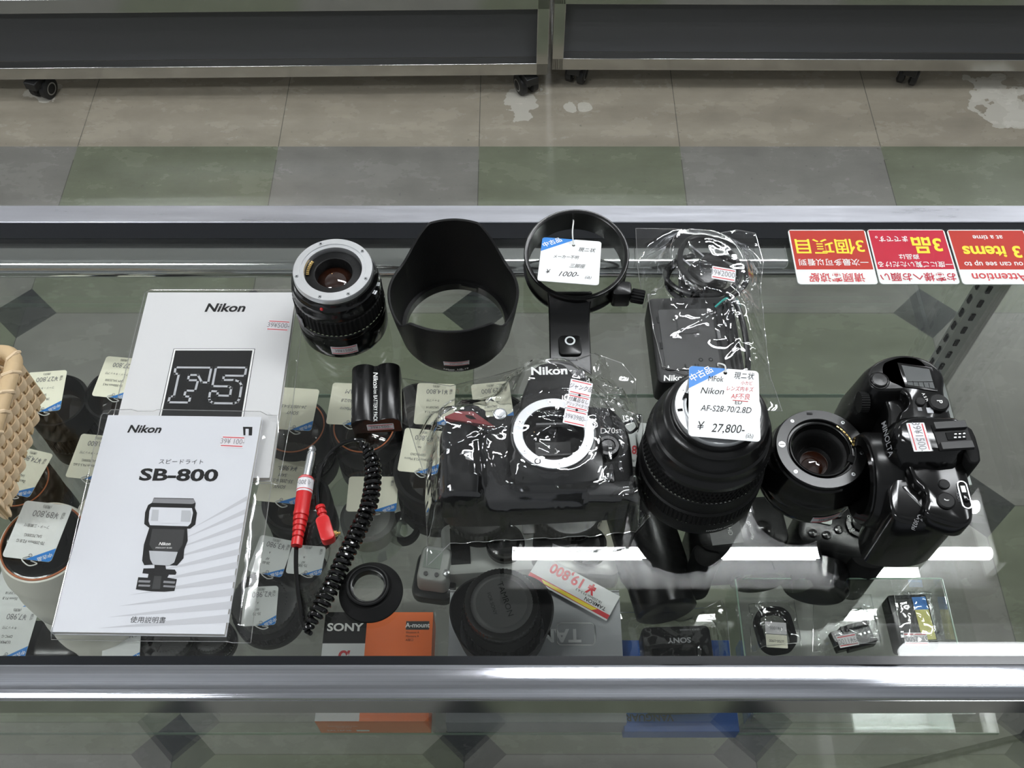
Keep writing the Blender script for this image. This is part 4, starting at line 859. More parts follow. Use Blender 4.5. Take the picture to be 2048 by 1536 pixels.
def shelf_tag(px, py, z, rz, price, label, lines=(), w=.037, h=.046, card='card_cream', hand=False, string=True, blue=True, ink='grey_print', tilt=0):
    p = at(px, py, z); e = empty('price_tag', p, 0, label, 'price tag', 'price tags inside the counter', rot=(math.radians(tilt), 0, math.radians(180+rz)))
    c = MB(); c.prism(rrect(w, h, .0028, 5), 0, .0004, card)
    if blue:
        c.flat([(-w/2+.0026, h/2), (-w/2+.0008, h/2-.0008), (-w/2, h/2-.0026), (-w/2, h/2-h*.24), (-w/2+w*.52, h/2)], .0005, 'tag_blue'); c.text('中古品', .0038, 'white_print', T(-w*.345, h*.425, .0005) @ R(30), bold=.014)
    c.text(price, .0074 if not hand else .0070, ink, T(-.001, -h*.30, .0005), shear=.3 if hand else 0, sx=.85)
    for body, y, s in lines: c.text(body, s, ink if hand else 'faint_ink', T(.002, y*h, .0005), shear=.3 if hand else 0, sx=.85)
    if not hand: c.text('(税別)', .0030, 'faint_ink', T(0, -h*.43, .0005), sx=.9); c.text('税込', .0030, 'faint_ink', T(-w*.38, -h*.30, .0005) @ R(90))
    c.lathe([(.0011, .0006), (.0016, .0006)], 'grey_print', 14, T(-.002, h*.43, 0)); c.build('card', e)
    if string: MB().tube(spline([(-.002, h*.43, .0008), (.002, h*.52, .003), (-.004, h*.60, .001), (-.008, h*.53, -.002), (-.003, h*.50, -.001)], 6), .0005, 'string', 6).build('string', e)
    return e
LN = lambda a, b, c: ((a, .20, .0036), (b, .09, .0034), (c, -.08, .0030))
# --- left cluster
shelf_lens(112, 800, .080, .0300, 'black zoom lens beside the wicker basket, under a cream tag')
shelf_lens(232, 786, .080, .0305, 'black zoom lens half hidden by the upper left edge of the booklets')
shelf_lens(40, 962, .078, .0290, 'black lens with a thin copper ring below the wicker basket', ring='copper')
shelf_lens(228, 918, .074, .0290, 'black zoom lens showing left of the white booklet, tagged 30,800', cap=False)
shelf_tag(88, 783, SH+.090, 5, '¥27,800', 'cream tag reading 27,800 beside the wicker basket', LN('28-75mm F2.8', 'SAL2875', 'フード・キャップ付'))
shelf_tag(236, 755, SH+.090, -6, '¥27,800', 'cream tag reading 27,800, partly behind the grey booklet', LN('55-300mm F4.5', 'SAM SAL55300', 'フード・キャップ付'))
shelf_tag(46, 943, SH+.086, -14, '¥74,800', 'cream tag with red lettering, cut off by the basket', (('Zeiss 24-70mm', .20, .0036), ('SAL2470Z', .09, .0034), ('中古品', .32, .0036)))
shelf_tag(186, 914, SH+.083, -6, '¥30,800', 'cream tag reading 30,800 left of the white booklet', LN('70-300mm F4.5-5.6G', 'SAL70300G', 'フード・キャップ付'))
p = drop(85, 1082, .183)
e = empty('telephoto_lens', p, 0, 'tall white telephoto lens standing mount up at the left, under a white tag', 'lens')
MB().lathe([(.036, 0), (.0425, .001), (.0435, .004), (.0435, .050), (.0425, .052), (.0425, .072), (.0408, .078), (.0408, .100), (.0400, .102), (.0400, .104), (.0412, .106), (.0412, .132), (.0398, .136), (.0398, .160), (.0385, .164), (.0350, .178), (.0338, .1815), (.0322, .1822)], 'off_white', 84).build('white_barrel', e)
MB().lathe([(.0325, .1820), (.0322, .1830), (.0310, .1830), (.0308, .1820)], 'copper', 72).build('copper_ring', e)
MB().lathe([(.0309, .1822), (.0296, .1826), (.0288, .1818), (.0250, .1800), (.0180, .1795), (.0160, .1760), (0, .1750)], 'black_gloss', 64).build('rear_opening', e)
MB(R(58)).rbox((.052, 0, .140), (.030, .038, .026), .006, 'off_white', None, 4, .003).build('tripod_foot', e)
shelf_tag(76, 1062, SH+.1925, -7, '¥89,800', 'white tag reading 89,800 on top of the tall white telephoto lens', LN('70-200mm F2.8 G', 'SAL70200G', 'フード・三脚座付'), w=.0385, h=.0475, card='card_white')
shelf_tag(32, 1178, SH+.036, -3, '¥12,800', 'white tag half tucked under the tall white telephoto lens', LN('35mm F1.8', 'SAL35F18', '-'), card='card_grey')
p = drop(45, 1275, .045); e = empty('still_camera', p, 0, 'black camera body in the near left corner of the shelf', 'camera')
MB().rbox((0, 0, .022), (.100, .034, .044), .010, 'black_satin', None, 5, .004).build('body', e); MB().lathe([(.026, 0), (.026, .02), (.02, .022), (0, .018)], 'black_gloss', 40, T(.0, -.017, .022) @ R(90, 'X')).build('lens', e)
shelf_tag(22, 1264, SH+.052, -2, '¥7,980', 'white tag in the near left corner of the shelf', LN('LUMIX', 'DMC-G', 'キャップ付'), card='card_grey')
shelf_tag(128, 1247, SH+.030, -12, '¥9,800', 'white tag poking out left of the white booklet bottom', LN('28mm', 'F2.8', '-'), card='card_grey', w=.032, h=.036)
shelf_lens(268, 1278, .045, .028, 'black lens under the bottom edge of the white booklet, nearest its left corner', cap=True)
shelf_lens(330, 1268, .045, .026, 'black lens under the middle of the white booklet bottom edge', cap=True)
shelf_lens(420, 1266, .030, .019, 'small black lens under the right part of the white booklet bottom edge', cap=True)
shelf_tag(243, 1292, SH+.050, 8, '¥6,980', 'white tag seen below the white booklet bottom edge', (), card='card_white', w=.032, h=.030, string=False)
# --- right of the booklets
shelf_lens(588, 852, .080, .0320, 'black lens with a copper ring right of the grey booklet', ring='copper')
shelf_lens(728, 852, .080, .0320, 'black lens with a copper ring under the battery', ring='copper')
shelf_lens(592, 1000, .060, .0320, 'black lens beside the red plug, under a hand written tag', cap=False)
shelf_lens(838, 810, .074, .0260, 'black lens left of the bagged digital camera, tagged 14,800')
shelf_lens(872, 935, .070, .0400, 'wide black lens under the left edge of the camera bag', cap=False)
shelf_lens(1000, 840, .070, .0300, 'black lens hidden under the bagged digital camera, tagged 29,800')
shelf_lens(1235, 900, .060, .0300, 'black lens between the bagged digital camera and the very large lens', cap=True)
shelf_lens(528, 1200, .040, .0330, 'black lens right of the white booklet bottom corner', cap=True)
shelf_lens(598, 1133, .040, .0250, 'black lens in a clear tub left of the coiled cable', cap=True)
shelf_tag(592, 818, SH+.0905, -4, '', 'cream hand written tag right of the grey booklet', (('24-105/3.5-4.5', -.05, .0048), ('SONY', .10, .0050)), hand=True)
shelf_tag(698, 808, SH+.090, -3, 'SAM', 'cream hand written tag half covered by the battery', (('30/2.8', -.08, .0050), ('Macro', .12, .0050)), hand=True)
shelf_tag(870, 808, SH+.084, -2, '¥14,800', 'cream tag reading 14,800 left of the bagged digital camera', LN('50mm F1.4', 'SAL50F14', 'キャップ付'))
shelf_tag(985, 806, SH+.080, 7, '¥29,800', 'cream tag reading 29,800 behind the bagged digital camera', LN('16-80mm', 'SAL1680Z', '-'))
shelf_tag(842, 902, SH+.082, -6, '¥9,800', 'cream tag reading 9,800 under the left edge of the camera bag', LN('100mm F2.8 Macro', '100MACRO', 'AB-'))
shelf_tag(568, 962, SH+.068, -6, '¥4,980-', 'cream hand written tag reading 4,980 left of the red plug', (('SAM', -.13, .0048), ('55-200/4-5.6', 0, .0050), ('SONY', .14, .0048)), w=.044, h=.045, hand=True)
shelf_tag(745, 988, SH+.062, 0, '', 'yellowish tag behind the coiled cable', LN('85mm F2.8', 'SAL85F28', 'キャップ付'), w=.046, h=.036)
shelf_tag(612, 1120, SH+.050, -4, '', 'grey tag on the clear tub beside the red plug', LN('75-300', 'AF', 'A'), w=.032, h=.028, card='card_grey')
shelf_tag(542, 1112, SH+.050, -12, '¥3,980', 'grey tag right of the white booklet, farther one', LN('28-80', 'AF', 'A'), w=.032, h=.036, card='card_grey')
shelf_tag(520, 1212, SH+.050, 3, '¥2,980', 'grey tag right of the white booklet bottom corner', LN('35-70', 'AF', 'A'), w=.030, h=.036, card='card_grey')
e = empty('clear_tub', drop(742, 1062, .0), 0, 'round clear plastic tub behind the coiled cable', 'tub')
MB().lathe([(0, .0), (.034, 0), (.036, .003), (.036, .052), (.0375, .054), (.0365, .0545), (.0352, .052), (.0348, .004), (0, .003)], 'acrylic', 48).build('tub_wall', e)
MB().lathe([(0, .004), (.024, .004), (.026, .008), (.026, .030), (.022, .034), (0, .034)], 'silver_plastic', 40).build('lens_inside', e)
e = empty('clear_tub', drop(598, 1150, .0), 0, 'round clear plastic tub left of the coiled cable', 'tub')
MB().lathe([(0, .0005), (.034, .0005), (.036, .003), (.036, .048), (.0375, .050), (.0365, .0505), (.0352, .048), (.0348, .004), (0, .002)], 'acrylic', 48).build('tub_wall', e)
# folded cream card, white and red price card
e = empty('price_card', at(1253, 886, SH+.075), 0, 'white price card with large red numerals between the bagged camera and the very large lens', 'price card', rot=(0, 0, math.radians(172)))
c = MB(); c.box((0, 0, 0), (.040, .048, .0005), 'card_white'); c.text('¥81,800', .0125, 'red_print', T(0, .006, .0003), bold=.03, sx=.75); c.text('中古', .004, 'red_print', T(.008, -.006, .0003)); c.text('(税込)', .003, 'ink', T(-.006, .018, .0003)); c.build('card', e)
# magnifier ring
e = empty('magnifier_eyepiece', drop(805, 1052, .012), 0, 'dark round eyepiece with a clear lens beside the camera bag', 'eyepiece')
MB().lathe([(.0110, .001), (.0158, 0), (.0165, .002), (.0165, .010), (.0158, .012), (.0125, .0128), (.0115, .011), (.0110, .008), (.0110, .001)], 'black_rubber', 56).build('rubber_ring', e)
MB().lathe([(0, .0085), (.006, .008), (.0112, .006), (.0112, .004), (0, .0035)], 'acrylic', 40).build('eyepiece_lens', e)
# shoe mounted flash / finder
e = empty('flash_unit', drop(868, 1130, .035), -8, 'small grey and black flash unit beside the round eyepiece', 'flash')
MB().rbox((0, 0, .006), (.040, .048, .012), .010, 'black_satin', None, 4, .003).build('base', e)
MB().loft([[(x*s, y*s+.002, z) for x, y in rrect(.030, .038, .006)] for z, s in ((.012, 1), (.030, .95), (.034, .85))], 'silver_plastic').build('head', e, bevel=.001)
w = MB().box((-.002, .006, .0343), (.016, .018, .0006), 'lcd_pale'); w.build('display', e)
for x in (-.006, .004): MB().lathe([(0, .002), (.002, .0015), (.002, 0)], 'mid_grey', 16, T(x, -.009, .0342)).build('button', e)
MB().lathe([(0, .004), (.0028, .003), (.0034, 0)], 'chrome', 20, T(.0125, -.006, .0335)).build('lamp_stud', e)
# compact cameras lying in front of the bag
def compact(px, py, rz, label, m, w=.095, h=.03, d=.052):
    e = empty('compact_camera', drop(px, py, h), rz, label, 'camera', 'compact cameras in front of the camera bag')
    MB().rbox((0, 0, h/2), (w, d, h), .009, m, None, 5, .003).build('body', e)
    b = MB(T(.012, -.001, h)); b.lathe([(.018, 0), (.018, .006), (.0165, .008), (.0165, .014), (.014, .015), (.0105, .012), (0, .011)], 'black_gloss', 40); b.build('lens', e)
    MB().box((-.030, .002, h+.0002), (.018, d*.7, .001), 'black_matte').build('grip_panel', e); MB().rbox((.036, .015, h+.0005), (.014, .011, .002), .002, 'black_gloss').build('finder_window', e); MB().lathe([(0, .002), (.005, .0015), (.005, 0)], 'chrome', 24, T(-.030, d/2-.004, h*.6) @ R(-90, 'X')).build('shutter_button', e)
    return e
compact(985, 1092, 4, 'silver compact camera under the near left edge of the camera bag', 'silver_plastic')
compact(1150, 1094, -4, 'pale silver compact camera under the near right edge of the camera bag', 'silver_paint', w=.085)
for px, lb in ((958, 'black ribbed rear lens cap poking out under the bagged camera, left one'), (1140, 'black ribbed rear lens cap poking out under the bagged camera, right one')):
    e = empty('rear_lens_cap', drop(px, 1008, .062), 0, lb, 'lens cap', 'ribbed caps under the camera bag')
    MB().lathe([(.027, 0), (.029, .001), (.029, .050), (.026, .052)], 'black_matte', 48).build('barrel', e); MB().lathe([(.029, .050), (.032, .051), (.032, .060), (.030, .062), (0, .062)], 'black_satin', rib=50, amp=.0006).build('cap', e)
e = empty('cream_box', drop(1245, 1052, .04), 10, 'small cream cardboard box under the near right corner of the camera bag', 'box'); MB().box((0, 0, .02), (.05, .04, .04), 'card_cream').build('carton', e, bevel=.001)
# camera bodies right of the large lens
e = empty('dark_lens_hood', drop(1300, 1085, .05), 0, 'black lens lying in the shade in front of the very large lens', 'lens')
MB(T(0, 0, .032) @ R(90, 'X') @ R(12, 'Y')).lathe([(0, -.05), (.028, -.05), (.032, -.045), (.032, .02), (.028, .03), (.028, .06), (.024, .062), (0, .055)], 'black_satin', 56).build('barrel', e)
e = empty('still_camera', drop(1484, 1040, .085), 4, 'black camera with grey label panel and power dial, under the smaller lens left side', 'camera')
MB().rbox((0, 0, .040), (.082, .052, .080), .014, 'black_satin', None, 5, .005).build('body', e)
MB().rbox((-.034, -.026, .038), (.026, .026, .076), .012, 'black_rubber', None, 5, .006).build('grip', e)
t_ = MB(T(-.016, .002, .0802) @ R(-88)); t_.box((0, 0, 0), (.044, .028, .001), 'mid_grey'); t_.text('HD AVCHD', .0055, 'white_print', T(0, .004, .0006)); t_.text('P-MARK', .0045, 'white_print', T(.002, -.007, .0006)); t_.build('label_panel', e)
dl = MB(T(.016, -.010, .080)); dl.lathe([(.0115, 0), (.0118, .002), (.0110, .004), (.0080, .0045)], 'black_satin', 40); dl.lathe([(.0078, .0045), (.0074, .0075), (.0050, .0085), (0, .0088)], 'black_gloss', 40); dl.text('ON', .0042, 'white_print', T(-.0102, .006, .0040) @ R(-60)); dl.text('OFF', .0034, 'white_print', T(-.0098, -.006, .0040) @ R(-120)); dl.build('power_dial', e)
MB(T(.016, -.026, .040) @ R(90, 'X')).lathe([(.024, 0), (.026, .014), (.023, .016), (.0, .010)], 'black_gloss', 48).build('lens', e)
e = empty('still_camera', drop(1690, 1050, .080), -14, 'black camera with a small display and round buttons under the smaller lens', 'camera')
MB().rbox((0, 0, .037), (.080, .052, .074), .016, 'black_satin', None, 5, .006).build('body', e)
MB().rbox((.024, -.010, .036), (.034, .046, .072), .014, 'black_rubber', None, 5, .006).build('grip', e)
MB().rbox((-.020, .006, .0745), (.019, .013, .002), .002, 'lcd_pale').build('display', e)
for x, y, s in ((-.006, .012, 'Av'), (-.004, -.003, 'ISO'), (-.014, -.011, 'o'), (-.026, -.012, '+')):
    b = MB(T(x, y, .074)); b.lathe([(0, .0024), (.0036, .0020), (.0042, 0)], 'black_gloss', 28); b.text(s, .0030, 'white_print', T(0, 0, .0024) @ R(-70)); b.build('button', e)
b = MB(T(.014, .006, .0736)); b.lathe([(.0128, 0), (.0124, .003), (.0085, .0034)], 'black_satin', 40); b.lathe([(.0080, .0034), (.0076, .006), (0, .0055)], 'black_gloss', 36); b.text('OFF', .0038, 'white_print', T(-.0104, .003, .0033) @ R(-75)); b.text('ON', .0036, 'white_print', T(-.0070, -.0080, .0033) @ R(-140)); b.build('power_ring', e)
MB(T(-.012, -.026, .036) @ R(90, 'X')).lathe([(.030, 0), (.030, .020), (.027, .024), (.020, .020), (0, .018)], 'black_gloss', 48).build('lens', e)
# --- near row: boxes
ob = empty('orange_box', (-.1178, .2855, SH), 0, 'orange and black cardboard lens box at the near edge of the shelf', 'box')
c = MB(); w, d, h = .0955, .0955, .0365
c.box((0, 0, h/2), (w, d, h), 'orange'); zt = h
c.flat([(-w/2, d/2-.0285), (-.0105, d/2-.0285), (-.0105, d/2), (-w/2, d/2)], zt+.0001, 'black_print'); c.flat([(-w/2, -d/2), (-.0105, -d/2), (-.0105, d/2-.0285), (-w/2, d/2-.0285)], zt+.0001, 'card_white')
c.box((-w/2-.00005, .0, h/2), (.0001, d, h), 'black_print')
c.text('SONY', .0098, 'white_print', T(-.0295, .0335, zt+.0001), bold=.03, sx=1.2); c.box((.0345, .0355, zt+.0001), (.0205, .0078, .0001), 'dark_grey'); c.text('A-mount', .0058, 'white_print', T(.0345, .0355, zt+.0002), bold=.025)
for i, s in enumerate(('Monture A', 'Montura A', 'A接口')): c.text(s, .0026, 'black_print', T(.0246, .0290-.0034*i, zt+.0001), align='LEFT')
c.text('α', .016, 'red_print', T(-.028, .0085, zt+.0001), bold=.03)
X = T(0, -d/2-.0001, h/2) @ R(90, 'X'); c.text('SAL16F28', .0052, 'white_print', T(0, 0, 0) @ X @ T(-.031, -.010, 0)); c.box((0, 0, 0), (.011, .0042, .0001), 'white_print', X @ T(-.0105, -.010, .0002)); c.text('Interchangeable Lens', .003, 'white_print', X @ T(-.026, .004, 0)); c.text('16mm F2.8', .003, 'white_print', X @ T(-.026, -.001, 0)); c.build('carton', ob)
gb = empty('grey_box', (.0205, .2975, SH), 0, 'flat grey cardboard lens box under the lens with a petal hood', 'box')
c = MB(); w, d, h = .153, .118, .030; c.box((0, 0, h/2), (w, d, h), 'box_grey'); c.box((0, d/2-.0015, h+.0001), (w, .0012, .0002), 'mid_grey'); c.text('TAMRON', .0165, 'card_white', T(at(1158, 1270, SH+.03).x-.0205-.037, at(1158, 1270, SH+.03).y-.2975, h+.0001) @ R(180), bold=.03, sx=1.1)
P = rrect(.034, .020, .004, 4); 
c.tube([(x+.036, y+.018, h+.0003) for x, y in P], .0006, 'card_white', 6, close=True); c.build('carton', gb, bevel=.0006)
p = at(1003, 1205, SH+.030+.066); e = empty('hooded_lens', (p.x, p.y, SH+.030), 0, 'black zoom lens with a reversed petal hood and embossed rear cap, on the grey box', 'lens')
MB().lathe([(.030, 0), (.034, .001), (.034, .020), (.0335, .021), (.0335, .040), (.031, .046), (.0305, .052)], 'black_matte', 64).build('barrel', e)
MB().lathe([(.0335, .022), (.0345, .022), (.0345, .039), (.0335, .039)], 'black_rubber', rib=56, amp=.0008).build('zoom_ring', e)
n = 96
def hh_(i): t = 2*PI*i/n; return .0405+.0115*math.cos(2*t-.15)
ro = [[((.0385+.0055*(hh_(i)/.05)*j/8)*math.cos(2*PI*i/n), (.0385+.0055*(hh_(i)/.05)*j/8)*math.sin(2*PI*i/n), .001+(hh_(i)-.001)*j/8) for i in range(n)] for j in range(9)]
MB().loft(ro+[[(x*.965, y*.965, max(z-.0003, .001)) for x, y, z in r] for r in ro[::-1]], 'black_matte', cap=False).build('petal_hood', e)
cpb = MB(); cpb.lathe([(.0312, .0515), (.0318, .0525), (.0318, .0630), (.0308, .0655), (.0290, .066), (.0265, .066), (.0262, .0648)], 'black_satin', rib=60, amp=.0004); cpb.lathe([(.0263, .0650), (.0240, .0648), (.0225, .0655), (.0215, .0662), (0, .0662)], 'cap_grey', 64); cpb.text('TAMRON', .0068, 'black_print', T(.003, .003, .0662) @ R(-72), sx=1.1); cpb.text('FOR SONY', .0042, 'black_print', T(-.008, -.001, .0662) @ R(-72)); cpb.build('rear_cap', e)
tl, tr, bl = at(1237, 1190, SH+.052), at(1082, 1123, SH+.052), at(1212, 1243, SH+.058)
M, w, h = frame4(at(1212, 1243, SH+.05), at(1054, 1155, SH+.05), at(1238, 1190, SH+.05))
M2, w, h = frame4(at(1238, 1192, SH+.034), at(1083, 1124, SH+.034), at(1213, 1242, SH+.034))
e = empty('price_card', (0, 0, 0), 0, 'white price card with large red 19,800 lying askew on the grey box', 'price card')
tr_, bl_, br_ = at(1213, 1242, SH+.034), at(1083, 1124, SH+.034), at(1238, 1192, SH+.034); tl_ = at(1054, 1155, SH+.034)
M, w, h = frame4(tr_, tl_, br_)
c = MB(M @ T(0, 0, .0)); c.box((0, 0, 0), (w, h, .0008), 'card_white'); c.flat([(-w/2, h/2-.006), (w/2, h/2-.006), (w/2, h/2-.0015), (-w/2, h/2-.0015)], .0005, 'red_print'); c.flat([(-w*.35, h/2-.0055), (w*.35, h/2-.0050), (w*.30, h/2-.0022), (-w*.30, h/2-.002)], .0006, 'yellow')
c.text('TAMRON', .0050, 'ink', T(-w*.30, h*.16, .0005), bold=.01); c.text('18-250mm F3.5-6.3', .0034, 'ink', T(-w*.20, h*.02, .0005)); c.text('¥ 19,800', .0135, 'red_print', T(.004, -h*.26, .0005), bold=.03, sx=.95); c.build('card', e)
# --- near right: charger, blue boxes, clear box
bb = empty('blue_box', (.1445, .2735, SH), 0, 'blue cardboard box under the bagged black charger', 'box')
c = MB(); c.box((0, 0, .010), (.098, .080, .020), 'box_blue'); c.text('VANGUARD', .0085, 'black_print', T(-.03, -.028, .0201) @ R(180), bold=.02); c.build('carton', bb, bevel=.0005)
e = empty('battery_charger', (.1440, .2830, SH+.0202), 2, 'black battery charger in a clear bag at the near edge of the shelf', 'charger')
b = MB(); b.rbox((0, 0, .012), (.060, .070, .024), .005, 'black_plastic', None, 5, .002); b.rbox((0, -.008, .0245), (.046, .046, .001), .002, 'black_gloss'); b.box((0, -.006, .0255), (.040, .003, .001), 'dark_grey'); b.box((0, .002, .0253), (.038, .004, .001), 'dark_grey')
b.text('SONY', .0065, 'light_grey_print', T(.002, .022, .0241) @ R(180), bold=.03, sx=1.15); b.text('QUICK CHARGER', .0022, 'light_grey_print', T(.012, .031, .0241) @ R(180))
for i in range(4): b.box((-.006+i*.003, -.026, .0256), (.001, .005, .0008), 'steel')
b.build('case', e); CH2 = e
pa, pb = at(1468, 1155, SH+.05), at(1885, 1152, SH+.05)
tray = empty('clear_box', ((pa.x+pb.x)/2, (pa.y+.240)/2, SH), 0, 'open clear acrylic box holding three small bagged parts at the near right', 'box')
c = MB(); w, d, h = pb.x-pa.x, pa.y-.240, .050
c.box((0, 0, .0015), (w, d, .003), 'acrylic')
for s in (-1, 1): c.box((s*(w/2-.0012), 0, h/2+.0015), (.0024, d, h-.003), 'acrylic'); c.box((0, s*(d/2-.0012), h/2+.0015), (w-.0049, .0024, h-.003), 'acrylic')
c.build('clear_walls', tray)
rimb = MB(); rimb.tube([(x, y, h) for x, y in rrect(w-.002, d-.002, .001, 1)], .0007, K['glass_edge'], 6, close=True); rimb.build('polished_edge', tray)
b2 = empty('blue_box', (pa.x-.009, .262, SH), 0, 'blue cardboard box edge left of the clear acrylic box', 'box'); MB().box((0, 0, .008), (.010, .05, .016), 'box_blue').build('carton', b2)
zb = SH+.0035
p = at(1553, 1256, zb+.012); e = empty('eyepiece_cup', (p.x, p.y, zb), 8, 'black rounded eyepiece cup with a price sticker, left in the clear acrylic box', 'eyecup')
o_ = rrect(.034, .042, .013, 6); i_ = rrect(.025, .032, .009, 6)
MB().loft([[(x, y, 0) for x, y in o_], [(x, y, .010) for x, y in o_], [(x*.96, y*.96, .012) for x, y in o_], [(x, y, .012) for x, y in i_], [(x, y, 0) for x, y in i_], [(x, y, 0) for x, y in o_]], 'black_rubber', cap=False).build('rubber_frame', e)
s = MB(T(-.002, -.006, .0122) @ R(-12)); s.prism(rrect(.019, .011, .0006, 2), 0, .0003, 'sticker_white', T(0, .006, 0)); s.text('39¥1000-', .0042, 'grey_print', T(0, .006, .0003) @ R(180), sx=.8); s.prism(rrect(.019, .012, .0006, 2), 0, .0003, 'card_cream', T(0, -.0062, 0)); s.text('α700-α900', .0036, 'ink', T(0, -.006, .0003) @ R(180), sx=.8, shear=.2); s.build('price_sticker', e); IT1 = e
p = at(1710, 1270, zb+.012); e = empty('shoe_adapter', (p.x, p.y, zb), 14, 'small black hot shoe adapter with a price sticker, middle of the clear acrylic box', 'adapter')
b = MB(); b.box((.004, 0, .005), (.026, .022, .010), 'black_satin'); b.box((.006, .008, .012), (.022, .004, .005), 'black_satin'); b.box((.006, -.008, .012), (.022, .004, .005), 'black_satin'); b.box((-.013, 0, .004), (.012, .018, .008), 'black_gloss')
for i in range(3): b.box((.006+i*.004, 0, .0103), (.002, .002, .0006), 'chrome')
b.build('shoe_block', e, bevel=.0006)
s = MB(T(-.010, -.004, .0155) @ R(176)); price_text(s, 0, 0, '39¥1100-', .018, .011); s.build('price_sticker', e); IT2 = e
p = at(1822, 1246, zb+.012); e = empty('camera_battery', (p.x, p.y, zb), 2, 'black camera battery with a blue and yellow label, right in the clear acrylic box', 'battery')
b = MB(); b.rbox((0, 0, .009), (.036, .050, .018), .003, 'black_satin', None, 4, .0015); b.flat([(.004, -.018), (.0165, -.018), (.0165, .010), (.004, .010)], .0182, 'yellow_card'); b.flat([(.004, .010), (.0165, .010), (.0165, .022), (.004, .022)], .0182, 'tag_blue'); b.flat([(-.012, -.018), (.003, -.018), (.003, .020), (-.012, .020)], .0182, 'dark_grey'); b.build('case', e)
s = MB(T(-.002, -.017, .0186) @ R(178)); price_text(s, 0, 0, '39¥2500-', .021, .0115); s.build('price_sticker', e); IT3 = e
# black mains cord on the floor under the counter
p1, p2, p3 = at(1770, 1539, .005), at(1900, 1508, .005), at(2060, 1469, .005)
tag(MB().tube([p1+(p1-p3)*1.2, p1, p2, p3, p3+(p3-p1)*1.5], .0048, 'caster_black', 10).build('floor_cable'), 'black cable lying on the floor under the right end of the counter', 'cable')
